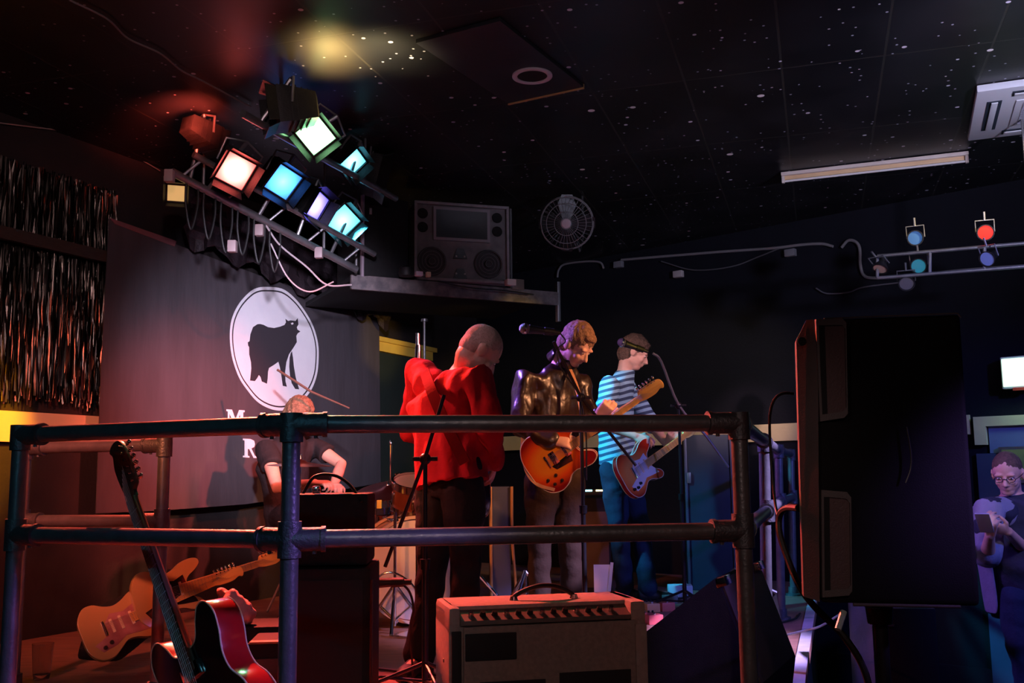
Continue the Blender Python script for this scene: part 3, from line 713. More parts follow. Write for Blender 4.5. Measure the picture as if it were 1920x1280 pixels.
for k in range(4):
    M4 = Matrix.Rotation(k*PI/2,4,'Z') @ Matrix.Rotation(.4,4,'X')
    MB().prism([(.03,-.03),(.12,-.075),(.2,-.05),(.205,.03),(.14,.065),(.03,.03)],-.002,.002,M4).build('blade', BLKPL, fan, local=True)
MB().lathe([(0,-.2),(.05,-.19),(.06,-.1),(.04,-.03),(.03,.02),(0,.02)],None,20).build('motor', BLKPL, fan, local=True)
q = hit(1100,470,BW0,BN)
MB().tube([fc+V(.03,.12,-.02), fc+V(.10,.2,-.16), fc+V(.13,.24,-.05), V(fc.x+.13,fc.y+.24,CEIL)], .013, 10).build('bracket', BLKPL, fan)

# ------------------------------------------------------------------ back wall conduits, spotlights, exit sign, door
CND = mat('conduit', (.22,.21,.22), .5, bump=.05)
def bp_(*pts, off=.03): return [onB(x, y, off) for x, y in pts]
cable('wall_conduit', bp_((1045,520),(1048,505),(1060,495),(1100,490),(1125,492),(1132,503)), .010, 'short bent grey conduit on the dark wall right of the fan', CND, cat='conduit')
cable('wall_conduit', bp_((1165,487),(1250,480),(1350,472),(1450,465),(1500,459),(1540,457),(1562,462)), .012, 'long grey conduit running level across the dark back wall', CND, cat='conduit')
cable('wall_conduit', bp_((1578,464),(1590,451),(1604,453),(1612,466),(1613,495),(1620,516),(1640,521),(1700,518),(1800,507),(1920,498)), .012, 'hooked grey conduit leading to the spotlight bar on the right', CND, cat='conduit')
cable('wall_cable', bp_((1240,490),(1300,506),(1370,500),(1420,482),(1460,466)), .006, 'thin cable sagging below the long wall conduit', mat('dim_flex2',(.1,.1,.11),.6))
cable('wall_cable', bp_((1530,540),(1550,550),(1590,548),(1620,538),(1700,528)), .006, 'thin cable drooping below the hooked conduit', mat('dim_flex3',(.12,.12,.14),.6))
for (x,y,lab) in ((1272,514,'small white socket box on the dark back wall below the long conduit'),(1482,474,'small grey junction box just under the right end of the long conduit'),(1160,496,'small dark junction box at the left end of the long conduit')):
    q = onB(x,y,.03); col = (.5,.45,.45) if x == 1272 else (.2,.2,.22)
    tag(MB().box((0,0,0),(.09,.05,.06),frame(q,BD,(0,0,1)),bev=.006).build('junction_box', mat('junction_plastic',col,.5)), lab, 'junction box')
ra, rb = at(1645,480,5.9), at(1990,450,5.5); rc_, rd = at(1645,521,5.9), at(1990,494,5.5)
sb2 = thing('lighting_bar', 'flat ladder-like lighting bar on the right near the exit sign', 'lighting bar', ra)
for p,q in ((ra,rb),(rc_,rd)): MB().tube([p,q], .011, 12).build('tube', STEEL, sb2)
for k in (0,.3,.6,.9): MB().tube([ra.lerp(rb,k), rc_.lerp(rd,k)], .01, 8).build('rung', STEEL, sb2)
for k in (.85,):
    a = ra.lerp(rb,k); MB().tube([a, V(a.x,a.y,CEIL)], .007, 8).build('hanger', STEEL, sb2)
def pin(px, py, Y, col, label, aim, es=0):
    M = frame_z(at(px,py,Y), aim); t = thing('pin_spotlight', label, 'spotlight', M)
    MB().lathe([(0,-.11),(.022,-.105),(.025,-.05),(.045,-.01),(.048,0),(.042,0),(.04,-.008)],None,20).build('housing', HOUS, t, local=True)
    MB().lathe([(0,-.004),(.041,-.006),(.041,-.01),(0,-.008)],None,20).build('lens', mat('pin_lens',col,.2,emit=col if es else None,estr=es), t, local=True)
    MB().tube([(-.05,0,-.04),(-.05,.07,-.04),(.05,.07,-.04),(.05,0,-.04)],.004,6).build('yoke', STEEL, t, local=True)
    MB().tube([(0,.07,-.04),(0,.12,-.04)],.006,6).build('clamp', STEEL, t, local=True)
pin(1716,446,5.85,(.06,.16,.35),'small blue-lensed pin spotlight above the right lighting bar',(-.5,-1,-.3),.25)
pin(1722,499,5.82,(.03,.25,.3),'small teal-lensed pin spotlight between the tubes of the right bar',(-.6,-1,-.4),.25)
pin(1848,436,5.65,(1,.03,.02),'small red-lensed pin spotlight above the right lighting bar',(-.4,-1,-.3),1.2)
pin(1850,486,5.62,(.12,.16,.5),'small blue pin spotlight hanging on the right bar under the red one',(-.9,-.6,-.5),.3)
pin(1700,532,5.86,(.12,.11,.12),'small unlit dark pin spotlight hanging below the right bar',(-.4,-1,-.7))
pin(1650,505,5.88,(.5,.32,.25),'small unlit pin spotlight at the left end of the right bar',(-.5,-.4,-1))
# exit sign (lit box)
es_ = onB(1873,673,.12); es2 = onB(1925,722,.12)
ex = thing('exit_sign', 'bright green-white lit emergency exit box on the dark wall at the right edge', 'exit sign', frame(V(es_.x,es_.y,es_.z), BD, (0,0,1)))
eh = es_.z-es2.z; ew = .42
MB().box((ew/2,.06,-eh/2),(ew,.07,eh+.03),bev=.008).build('housing', WHITE, ex, local=True)
MB().box((ew/2,.02,-eh/2),(ew-.02,.012,eh),bev=.003).build('lit_panel', mat('exit_green_glow',(.6,1,.8),.4,emit=(.62,1,.78),estr=1.7), ex, local=True)
MB().box((.12,.03,-eh-.02),(.1,.03,.02)).build('indicator', mat('red_indicator',(.6,.05,.03),.4), ex, local=True)
ep = ex.matrix_world.to_3x3()@V(0,-.2,0); spot('exit_sign_lamp', V(es_.x,es_.y,es_.z-.12)+BN*.15+BD*.2, V(es_.x,es_.y,es_.z-2)+BN*.25, 5, (.5,1,.75), 160, 1, .1)
# door in the right part of the back wall
sd0 = (onB(1828,783)-BW0).dot(BD); ztop = onB(1850,781).z; zlin = onB(1850,800).z
dd = thing('door_1', 'dark blue door with a cream frame behind the man with the phone', 'door', BW0+BD*(sd0+.5)); dd['kind'] = 'structure'; del dd['category']
m = wallbox(BW0, BD, BN, sd0, sd0+1.15, ztop-.07, ztop, 0, .05); wallbox(BW0, BD, BN, sd0, sd0+.08, ztop-.2, ztop-.07, 0, .05, m)
m.build('door_frame', CREAM, dd)
NAV = mat('blue_door_paint', (.05,.065,.14), .5, col2=(.04,.055,.12), nscale=4)
wallbox(BW0, BD, BN, sd0+.09, sd0+1.15, ztop-.26, ztop-.07, 0, .02).build('transom_panel', mat('pale_blue_panel',(.16,.2,.36),.5), dd)
wallbox(BW0, BD, BN, sd0+.0, sd0+1.15, .1, ztop-.262, 0, .035).build('door_leaf', NAV, dd)
ps = (onB(1876,842)-BW0).dot(BD)
nf = thing('notice_frame', 'dark-framed yellow-green notice on the door behind the man with the phone', 'notice', onB(1895,880,.04))
zp, zq = onB(1880,838).z, onB(1880,905).z
wallbox(BW0,BD,BN,ps,ps+.4,zq,zp,.036,.055).build('frame', STEEL, nf)
wallbox(BW0,BD,BN,ps+.02,ps+.38,zq+.02,zp-.02,.056,.058).build('notice', mat('yellow_notice',(.35,.36,.1),.6,col2=(.2,.25,.08),nscale=6), nf)

# ------------------------------------------------------------------ people
def hand(mb, wrist, d, n, curl=.5, sc=1.0, thumb_side=1, spread=.1):
    """d = direction of the fingers, n = palm normal; fingers curl towards n"""
    wrist = Vector(wrist); d = Vector(d).normalized(); n = Vector(n); n = (n-d*n.dot(d)).normalized(); s = d.cross(n)*thumb_side
    k = sc
    mb.loft([(wrist-d*.01*k, s, n, .026*k, .019*k), (wrist+d*.03*k, s, n, .036*k, .017*k), (wrist+d*.07*k, s, n, .042*k, .015*k), (wrist+d*.093*k, s, n, .041*k, .012*k)], 14)
    L_ = (.070,.080,.075,.058)
    for i in range(4):
        off = (1.5-i)*.0215*k
        p = wrist+d*(.088-.004*abs(i-1.2))*k+s*off
        a = curl*(.75+.12*i); dirv = (d+s*spread*(1.5-i)*.35).normalized()
        pts = [p-d*.015*k, p]; cur = 0
        for seg, mul in ((.45,1),(.31,1.15),(.24,.8)):
            cur += a*mul
            v = dirv*math.cos(cur)+n*math.sin(cur); p = p+v*L_[i]*seg*k; pts.append(p)
        mb.limb(pts, [.0095*k,.0095*k,.0088*k,.008*k,.007*k], 10)
    b = wrist+d*.028*k+s*.03*k
    tv = (d*.75+s*.75+n*.35).normalized()
    pts = [b-s*.012*k, b+tv*.03*k]; tv2 = (d*.9+s*.25+n*(.3+curl*.4)).normalized(); pts += [pts[-1]+tv2*.03*k]; tv3 = (d*.8-s*.1+n*(.4+curl*.6)).normalized(); pts += [pts[-1]+tv3*.024*k]
    mb.limb(pts, [.014*k,.0115*k,.010*k,.008*k], 10)
def head(mb, c, fwd, up, sc=1.0):
    """face features on one surface; c = head centre"""
    f = Vector(fwd).normalized(); u = Vector(up); u = (u-f*u.dot(f)).normalized(); r = f.cross(u)
    M = Matrix((r, f, u)).transposed().to_4x4(); M.translation = Vector(c); M = M @ Matrix.Scale(sc, 4)
    mb.ellip((0,-.012,.028),(.076,.096,.090),M,24,16)      # skull
    mb.ellip((0,.018,-.03),(.062,.072,.075),M,20,14)       # face block
    mb.ellip((0,.045,-.082),(.036,.036,.030),M,16,10)      # chin
    mb.ellip((0,-.002,-.062),(.058,.058,.038),M,16,10)     # jaw
    for s in (-1,1):
        mb.ellip((s*.036,.060,-.028),(.022,.022,.024),M,12,8)  # cheek
        mb.ellip((s*.030,.078,.022),(.026,.012,.010),M,12,8)   # brow
        mb.ellip((s*.077,-.006,-.008),(.010,.020,.032),M @ Matrix.Rotation(0,4,'X'),12,8)  # ear
        mb.ellip((s*.083,-.014,-.004),(.005,.018,.028),M,12,8)
        mb.ellip((s*.031,.071,.002),(.013,.011,.008),M,10,8)   # lids
    mb.tube([M@V(0,.080,.012), M@V(0,.096,-.012), M@V(0,.107,-.028), M@V(0,.090,-.038)],[.008*sc,.010*sc,.013*sc,.010*sc],10,round_=True)
    for s in (-1,1): mb.ellip((s*.012,.090,-.034),(.009,.011,.008),M,10,8)
    mb.ellip((0,.083,-.056),(.022,.010,.0055),M,12,8); mb.ellip((0,.080,-.066),(.019,.010,.006),M,12,8)
    return M
def hair_mesh(M, sc, length=.012, fringe=.02, back=-.055):
    m = MB()
    m.ellip((0,-.020,.042),(.080+length*.3,.094+length*.4,.088+length*.7),M,24,16)
    m.ellip((0,-.052,-.012),(.072+length*.3,.060+length*.5,.088),M,20,12)
    for s in (-1,1): m.ellip((s*.066,-.02,.02),(.016,.042,.045),M,14,10)
    m.ellip((0,.045,.086),(.055,.036,fringe+.006),M,14,10)
    return m
def noisy(me, amp, freq, st=(1,1,1)):
    for v in me.vertices:
        q = V(v.co.x*st[0], v.co.y*st[1], v.co.z*st[2])*freq
        v.co += v.normal*(noise.noise(q)*amp)
def person(label, S):
    """S: dict of world points; builds body (one surface), hair, clothes and shoes"""
    g = dict(S)
    side = (g['shR']-g['shL']).normalized(); pel, chest, neck, hd = g['pelvis'], g['chest'], g['neck'], g['head']
    f = g['fwd'].normalized()
    spine = (chest-pel).normalized(); tf = (f-spine*f.dot(spine)).normalized(); sd_ = tf.cross(spine).normalized()
    if sd_.dot(side) < 0: sd_ = -sd_
    hs = (g['hipR']-g['hipL']).normalized(); hf = V(-hs.y, hs.x, 0)
    if hf.dot(f) < 0: hf = -hf
    k = g.get('build', 1.0)
    t = thing('person', label, 'person', V(pel.x, pel.y, g['base']))
    b = MB()
    M = head(b, hd, g['face'], g['up'], g.get('hs', 1.0))
    nk = hd+M.to_3x3()@V(0,-.03,-.05)
    b.limb([chest.lerp(neck,.6), neck, nk],[.062,.055,.056],16)
    b.loft([(pel-spine*.1,sd_,tf,.11*k,.09*k),(pel,sd_,tf,.145*k,.1*k),(pel.lerp(chest,.45),sd_,tf,.125*k,.09*k),(chest,sd_,tf,.15*k,.1*k),(chest.lerp(neck,.6),sd_,tf,.12*k,.075*k),(neck,sd_,tf,.06,.055)],20)
    for s in 'LR':
        sh,el,wr = g['sh'+s],g['el'+s],g['wr'+s]
        b.limb([chest.lerp(sh,.5),sh,sh.lerp(el,.5),el,el.lerp(wr,.4),wr],[.06,.052,.045,.037,.038,.025],14)
        h = g['hand'+s]; hand(b, wr, h[0], h[1], h[2], .98, h[3])
        hip,kn,an = g['hip'+s],g['kn'+s],g['an'+s]
        b.limb([hip,hip.lerp(kn,.4),kn,kn.lerp(an,.35),an],[.082,.075,.053,.052,.036],14)
        toe = g['toe'+s]; b.limb([an+V(0,0,-.03), an+V(0,0,-.045)+toe*.12],[.034,.028],10)
    me = remesh(b, .0055, 3); bo = link('body', me, g.get('skin', SKIN), t)
    # eyes
    for s in (-1,1):
        e = MB(); e.ellip((s*.031,.0765,.003),(.011,.008,.0065),M,12,8); e.build('eye', mat('eye_white',(.6,.55,.5),.3), t)
        e = MB(); e.ellip((s*.031,.083,.002),(.005,.004,.005),M,10,8); e.build('iris', mat('dark_iris',(.03,.02,.015),.2), t)
    if g.get('hair'):
        if g.get('crop'):
            hm = MB(); hm.ellip((0,-.016,.036),(.0775,.095,.0865),M,28,18); hm.ellip((0,-.045,.0),(.070,.060,.07),M,20,12)
        else: hm = hair_mesh(M, 1, g.get('hairlen',.012), g.get('fringe',.02))
        hme = remesh(hm, .004, 4)
        k_ = .25 if g.get('crop') else 1
        noisy(hme, .006*k_, 45, (1,1,.5)); noisy(hme, .0025*k_, 170); link('hair', hme, g['hair'], t)
    # trousers
    m = MB(); fl_ = g.get('flare', .07)
    m.loft([(pel-spine*.12,hs,hf,.12*k,.1*k),(pel-spine*.02,sd_,tf,.165*k,.122*k),(pel+spine*.09,sd_,tf,.15*k,.112*k)],20)
    for s in 'LR':
        hip,kn,an = g['hip'+s],g['kn'+s],g['an'+s]
        m.limb([hip,hip.lerp(kn,.4),kn,kn.lerp(an,.5),an+(an-kn).normalized()*.0],[.098*k,.09*k,.068,.062,fl_],16)
    link('trousers', remesh(m,.008,3,.009,9,stretch=(1,1,1.6)), g['trousers'], t)
    # upper garment
    m = MB(); pad = g.get('pad', .02); low = g.get('hem', .05)
    m.loft([(pel-spine*low,sd_,tf,.165*k+pad,.125*k+pad),(pel+spine*.05,sd_,tf,.155*k+pad,.118*k+pad),(pel.lerp(chest,.5),sd_,tf,.142*k+pad,.108*k+pad),(chest,sd_,tf,.168*k+pad*.8,.118*k+pad*.8),(chest.lerp(neck,.55),sd_,tf,.15*k+pad*.5,.09*k+pad*.4),(neck-spine*.0,sd_,tf,.068+pad*.2,.066+pad*.2)],24)
    sl_ = g.get('sleeve', 1.0)
    for s in 'LR':
        sh,el,wr = g['sh'+s],g['el'+s],g['wr'+s]
        if sl_ >= 1: pts=[chest.lerp(sh,.55),sh,sh.lerp(el,.5),el,el.lerp(wr,.5),el.lerp(wr,.93)]; rs=[.085,.072,.062,.056,.050,.040]
        else: pts=[chest.lerp(sh,.55),sh,sh.lerp(el,.45),sh.lerp(el,sl_)]; rs=[.085,.072,.066,.064]
        m.limb(pts,[r+pad*.3 for r in rs],16)
    link(g.get('topname','shirt'), remesh(m,.008,3,g.get('fold',.012),g.get('ffreq',8),stretch=g.get('fst',(1,1,1.3))), g['top'], t)
    if g.get('collar'):
        m = MB(); cc = neck+(nk-neck)*.25; ax = (nk-neck).normalized(); u1 = sd_; v1 = ax.cross(u1).normalized()
        prev = None; n = 26
        for i in range(n+1):
            a = 2*PI*i/n+.35; r_ = .076
            if i == n: break
            p = cc+(u1*math.cos(a)+v1*math.sin(a))*r_; q = cc+ax*.045+(u1*math.cos(a)+v1*math.sin(a))*(r_+.004); q2 = cc+ax*.0+(u1*math.cos(a)+v1*math.sin(a))*(r_+.022)
            cur = [m.bm.verts.new(x) for x in (p,q,q2)]
            if prev and i > 1:
                m.bm.faces.new((prev[0],prev[1],cur[1],cur[0])); m.bm.faces.new((prev[1],prev[2],cur[2],cur[1]))
            prev = cur
        co = m.build('collar', g['top'], t); so = co.modifiers.new('s','SOLIDIFY'); so.thickness = .005
    for s in 'LR':
        an, toe = g['an'+s], g['toe'+s].normalized(); zf = g.get('floor'+s, g['base'])
        sd2 = V(-toe.y, toe.x, 0); A = V(an.x,an.y,zf)
        m = MB()
        m.loft([(A+toe*-.07+V(0,0,.045),sd2,V(0,0,1),.034,.044),(A+V(0,0,.05),sd2,V(0,0,1),.043,.05),(A+toe*.08+V(0,0,.04),sd2,V(0,0,1),.046,.039),(A+toe*.15+V(0,0,.033),sd2,V(0,0,1),.046,.032),(A+toe*.2+V(0,0,.027),sd2,V(0,0,1),.028,.022)],16)
        bt = g.get('boot',.10); m.limb([A+V(0,0,.05), V(an.x,an.y,zf+bt)],[.045,.05],14)
        so = link('shoe', remesh(m,.006,3), g.get('shoe', RUBBER), t)
        sm = MB(); sm.prism([( (toe*a+sd2*b_).x+A.x, (toe*a+sd2*b_).y+A.y) for a,b_ in ((-.09,.0),(-.075,.033),(0,.042),(.09,.049),(.16,.044),(.205,.0),(.16,-.044),(.09,-.049),(0,-.042),(-.075,-.033))],zf,zf+.018,bev=.003); sm.build('sole', RUBBER, so)
    return t, M, bo

def cloth(name, c, c2=None, rough=.85, spec=.2, sc=10): return mat(name, c, rough, col2=c2 or tuple(x*.8 for x in c), nscale=sc, bump=.35, bscale=45, spec=spec)
REDSH = cloth('red_cotton', (.42,.012,.025)); BLKTR = cloth('black_denim', (.015,.014,.016))
LEATHER = mat('brown_leather', (.026,.013,.008), .34, col2=(.018,.009,.006), nscale=9, bump=1.0, bscale=11, coat=.12)
def stripe_material():
    m = bpy.data.materials.new('striped_jersey'); m.use_nodes = True; nt = m.node_tree; L = nt.links; b = nt.nodes['Principled BSDF']; b.inputs['Roughness'].default_value = .85
    tc = nt.nodes.new('ShaderNodeTexCoord'); wv = nt.nodes.new('ShaderNodeTexWave'); wv.wave_type = 'BANDS'; wv.bands_direction = 'Z'
    mp = nt.nodes.new('ShaderNodeMapping'); mp.inputs['Rotation'].default_value = (0,.25,0); L.new(tc.outputs['Object'], mp.inputs[0]); L.new(mp.outputs[0], wv.inputs['Vector'])
    wv.inputs['Scale'].default_value = 7.6; wv.inputs['Distortion'].default_value = 1.2; wv.inputs['Detail'].default_value = 1; wv.inputs['Detail Scale'].default_value = .8
    r = nt.nodes.new('ShaderNodeValToRGB'); r.color_ramp.elements[0].position = .42; r.color_ramp.elements[1].position = .55
    r.color_ramp.elements[0].color = (.035,.07,.13,1); r.color_ramp.elements[1].color = (.27,.50,.64,1)
    L.new(wv.outputs['Fac'], r.inputs[0]); L.new(r.outputs[0], b.inputs['Base Color']); return m
STRIPE = stripe_material()
DENIM = cloth('blue_denim', (.018,.034,.07)); BRNTR = cloth('brown_trouser_cloth', (.045,.026,.016))
HAIRG = mat('short_greying_hair', (.5,.36,.29), .7, col2=(.38,.26,.2), nscale=90, bump=.8, bscale=260)
HAIRB = mat('light_brown_hair', (.3,.17,.09), .6, col2=(.16,.085,.045), nscale=70, bump=.8, bscale=220)
HAIRD = mat('brown_hair', (.16,.095,.06), .6, col2=(.08,.05,.03), nscale=70, bump=.8, bscale=220)
floorp = lambda p, z=STZ: V(p.x, p.y, z)

# --- man in red shirt, back to camera, bent to the right
hp = at(868,918,4.42); hq = at(818,915,4.55)
pelv = at(845,880,4.48); an1 = at(868,1200,4.35); an2 = at(788,1205,4.50)
A = dict(pelvis=pelv, chest=at(833,752,4.52), neck=at(872,690,4.50), head=at(900,660,4.44), fwd=V(.7,.7,-.1), face=V(.66,.25,-.72), up=V(.7,.2,.65),
  shR=at(897,712,4.36), shL=at(792,700,4.70), elR=at(920,800,4.33), elL=at(775,805,4.85), wrR=at(925,872,4.52), wrL=at(850,850,4.92),
  hipR=hp, hipL=hq, knR=at(872,1060,4.40), knL=at(812,1060,4.52), anR=V(an1.x,an1.y,STZ+.09), anL=V(an2.x,an2.y,STZ+.09),
  toeR=V(.5,.85,0), toeL=V(-.3,-.95,0), handR=(V(-.1,.7,-.6),V(-.8,.1,.2),.9,-1), handL=(V(.7,0,-.2),V(.2,-.2,-.9),.8,1),
  base=STZ, trousers=BLKTR, top=REDSH, hem=.07, pad=.022, fold=.026, ffreq=8, fst=(1.7,1.7,.6), hair=HAIRG, crop=True, flare=.075, boot=.14, build=1.0)
person('man in a red shirt bent over with his back turned, nearest of the band', A)
# guitar strap over his back
def band(name, pts, nrm, w_, th, m, parent=None, label=None, cat=None):
    mb = MB(); P_ = smooth_path(pts, 8); n = Vector(nrm).normalized(); rr = []
    for i,p in enumerate(P_):
        T = (P_[min(i+1,len(P_)-1)]-P_[max(i-1,0)]).normalized(); s = T.cross(n).normalized()*w_/2; nn = s.cross(T).normalized()*th/2
        rr.append([mb.bm.verts.new(q) for q in (p-s-nn,p+s-nn,p+s+nn,p-s+nn)])
    for a_,b_ in zip(rr,rr[1:]):
        for k_ in range(4): mb.bm.faces.new((a_[k_],a_[(k_+1)%4],b_[(k_+1)%4],b_[k_]))
    mb.bm.faces.new(rr[0][::-1]); mb.bm.faces.new(rr[-1])
    o = mb.build(name, m, parent)
    if label: tag(o, label, cat)
    return o
STRAP = mat('red_brown_strap', (.13,.008,.010), .9, spec=.05, bump=.2); STRAPO = mat('tan_strap', (.55,.28,.14), .5, bump=.1)
band('guitar_strap', [at(872,868,4.28),at(838,800,4.28),at(808,730,4.33),at(796,696,4.50)], V(-.3,-1,.1), .05, .004, STRAP, label='dark red guitar strap crossing the back of the red-shirted man', cat='guitar strap')

# --- middle guitarist in brown leather jacket
an1, an2 = at(1012,1130,5.65), at(1075,1120,5.75)
B = dict(pelvis=at(1040,868,5.72), chest=at(1033,745,5.70), neck=at(1052,682,5.68), head=at(1081,647,5.60), fwd=V(.5,-.8,-.1), face=V(.62,-.42,-.72), up=V(.5,-.4,.75),
  shR=at(985,712,5.60), shL=at(1086,720,5.80), elR=at(974,800,5.50), elL=at(1108,800,5.78), wrR=at(1036,824,5.36), wrL=at(1122,778,5.45),
  hipR=at(1016,900,5.66), hipL=at(1066,900,5.76), knR=at(1012,1010,5.62), knL=at(1068,1010,5.68), anR=V(an1.x,an1.y,STZ+.09), anL=V(an2.x,an2.y,STZ+.09),
  toeR=V(.2,-1,0).normalized(), toeL=V(.7,-.7,0).normalized(), handR=(V(.85,-.25,-.1),V(0,.75,-.4),.55,1), handL=(V(.45,-.5,.4),V(.45,.2,.6),1.0,-1),
  base=STZ, trousers=BRNTR, top=LEATHER, topname='leather_jacket', hem=.0, pad=.010, fold=.022, ffreq=9, fst=(1.5,1.5,.9), hair=HAIRB, hairlen=.014, collar=True, flare=.07)
pb_, MBh, bodyB = person('guitarist in a brown leather jacket looking down at a red sunburst guitar', B)
e = MB(); e.ellip((-.092,-.006,-.004),(.012,.018,.024),MBh,12,8); e.build('earpiece', WHITE, pb_)
g_ = MB()
# --- striped shirt guitarist
an1, an2 = at(1172,1098,7.0), at(1215,1092,6.9)
Cc = dict(pelvis=at(1158,862,7.02), chest=at(1152,752,7.02), neck=at(1172,695,7.0), head=at(1190,662,6.98), fwd=V(.93,-.35,-.1), face=V(.86,-.12,-.45), up=V(.45,0,.85),
  shR=at(1143,722,6.84), shL=at(1172,722,7.20), elR=at(1135,795,6.72), elL=at(1225,800,7.22), wrR=at(1192,818,6.66), wrL=at(1252,835,6.92),
  hipR=at(1150,880,6.94), hipL=at(1168,880,7.12), knR=at(1160,985,6.93), knL=at(1200,980,7.06), anR=V(an1.x,an1.y,STZ+.09), anL=V(an2.x,an2.y,STZ+.09),
  toeR=V(1,-.3,0).normalized(), toeL=V(1,.1,0).normalized(), handR=(V(.8,-.2,-.35),V(-.1,.8,-.3),.6,1), handL=(V(.2,-.5,.6),V(.5,.4,.3),.9,-1),
  base=STZ, trousers=DENIM, top=STRIPE, topname='striped_shirt', hem=.03, pad=.012, fold=.010, hair=HAIRD, hairlen=.014, sleeve=.95, flare=.065)
person('guitarist in a blue striped shirt seen from the side, rightmost of the band', Cc)
# --- drummer
an1, an2 = at(640,1120,6.2), at(600,1125,6.25)
D = dict(pelvis=at(545,960,6.75), chest=at(528,868,6.66), neck=at(542,812,6.62), head=at(560,782,6.56), fwd=V(.6,-.7,0), face=V(.75,-.5,-.45), up=V(.35,-.1,.9),
  shR=at(500,842,6.55), shL=at(592,838,6.80), elR=at(520,915,6.35), elL=at(640,870,6.66), wrR=at(590,905,6.15), wrL=at(625,912,6.40),
  hipR=at(528,965,6.68), hipL=at(570,965,6.82), knR=at(575,985,6.3), knL=at(620,985,6.42), anR=V(an1.x-.1,an1.y-.02,STZ+.09), anL=V(an2.x+.1,an2.y+.12,STZ+.09),
  toeR=V(.6,-.8,0).normalized(), toeL=V(.8,-.5,0).normalized(), handR=(V(.8,-.3,0),V(0,.2,-.9),.9,1), handL=(V(.3,-.8,.1),V(0,0,-1),.9,1),
  base=STZ, trousers=BLKTR, top=cloth('black_cotton',(.02,.018,.02)), topname='tee_shirt', sleeve=.45, hem=.06, pad=.02, hair=HAIRB, hairlen=.02)
person('drummer in a black tee shirt sitting low behind the front railing post', D)
sp0 = D['pelvis']; st_ = thing('drum_stool', 'black round stool under the drummer', 'stool', V(sp0.x,sp0.y,STZ))
MB().lathe([(0,-.20),(.15,-.20),(.17,-.18),(.17,-.15),(.15,-.13),(0,-.13)],Matrix.Translation(sp0),28).build('seat', BLACK, st_)
stm = MB(); stm.tube([V(sp0.x,sp0.y,STZ+.05),sp0-V(0,0,.19)],.014,10)
for k_ in range(3): stm.tube([V(sp0.x,sp0.y,STZ+.3),V(sp0.x+.2*math.cos(k_*2.09),sp0.y+.2*math.sin(k_*2.09),STZ+.01)],.009,8)
stm.build('legs', STEEL, st_)
a, b = D['wrL']+V(.02,-.08,0), at(500,668,6.5)
tag(MB().tube([at(655,765,6.35), at(585,735,6.42), at(520,693,6.5)], [.005,.008,.008], 8).build('drumstick', mat('stick_wood',(.12,.07,.05),.5)), 'dark drumstick raised in front of the lower right edge of the banner oval', 'drumstick')
# --- man with phone
GR = -0.0
an1, an2 = at(1880,1250,5.65), at(1925,1250,5.75)
E_ = dict(pelvis=V(2.90,5.75,.92), chest=at(1898,968,5.73), neck=at(1896,925,5.72), head=at(1889,888,5.66), fwd=V(-.5,-.85,0), face=V(-.55,-.75,-.35), up=V(-.15,-.2,.95),
  shR=at(1856,956,5.58), shL=at(1945,948,5.95), elR=at(1850,1050,5.52), elL=at(1948,1058,5.88), wrR=at(1856,1004,5.30), wrL=at(1890,996,5.42),
  hipR=V(2.81,5.70,.90), hipL=V(2.99,5.82,.90), knR=V(2.80,5.66,.48), knL=V(3.02,5.78,.48), anR=V(2.80,5.70,.09), anL=V(3.03,5.82,.09),
  toeR=V(-.6,-.8,0).normalized(), toeL=V(-.2,-1,0).normalized(), handR=(V(-.1,-.35,.6),V(.7,.4,.2),.8,1), handL=(V(-.85,-.3,.2),V(.1,.5,.5),.8,-1),
  base=0, trousers=DENIM, top=cloth('navy_shirt_cloth',(.03,.035,.06)), topname='dark_shirt', sleeve=.5, hem=.10, pad=.03, build=1.18, hair=HAIRD, crop=True, flare=.075)
pe, MEh, _ = person('man in glasses and a dark shirt looking at his phone by the blue door', E_)
# open grey jacket as shell over shirt
jk = MB(); ch = E_['chest']; pl_ = E_['pelvis']; nk_ = E_['neck']
f2 = V(-.5,-.85,0).normalized(); s2_ = V(-.85,.5,0).normalized()
cols = []
for (c_, rx, ry) in ((pl_-V(0,0,.12),.245,.20),(pl_.lerp(ch,.5),.235,.195),(ch,.235,.185),(ch.lerp(nk_,.5),.215,.135),(nk_-V(0,0,.02),.095,.09)):
    row = []
    for i in range(23):
        a_ = math.radians(128+284*i/22)
        row.append(jk.bm.verts.new(c_+s2_*math.cos(a_)*rx+f2*math.sin(a_)*ry))
    cols.append(row)
for r1,r2_ in zip(cols,cols[1:]):
    for i in range(22): jk.bm.faces.new((r1[i],r1[i+1],r2_[i+1],r2_[i]))
jo = jk.build('open_jacket', cloth('grey_jacket_cloth',(.26,.27,.36)), pe); so = jo.modifiers.new('s','SOLIDIFY'); so.thickness = .012
so = jo.modifiers.new('b','SUBSURF'); so.levels = 2; so.render_levels = 2
for s,k_ in (('R',1),('L',1)):
    m = MB(); a_,b_,c_ = E_['sh'+s],E_['el'+s],E_['wr'+s]
    m.limb([ch.lerp(a_,.55),a_,a_.lerp(b_,.5),b_,b_.lerp(c_,.25)],[.094,.086,.078,.070,.062],14)
    link('jacket_sleeve', remesh(m,.01,3,.01,8), cloth('grey_sleeve_cloth',(.26,.27,.36)), pe)
gl = MB()
for s in (-1,1):
    gl.tube([MEh@V(s*.032+.022*math.cos(a_*PI/8),.098,.002+.016*math.sin(a_*PI/8)) for a_ in range(17)],.0022,6,cap=False)
    gl.tube([MEh@V(s*.054,.098,.004),MEh@V(s*.074,.06,.006),MEh@V(s*.084,-.01,.006)],.002,6)
gl.tube([MEh@V(-.010,.099,.004),MEh@V(.010,.099,.004)],.002,6); gl.build('glasses', mat('glasses_frame',(.04,.03,.05),.3), pe)
ph = at(1846,980,5.24)
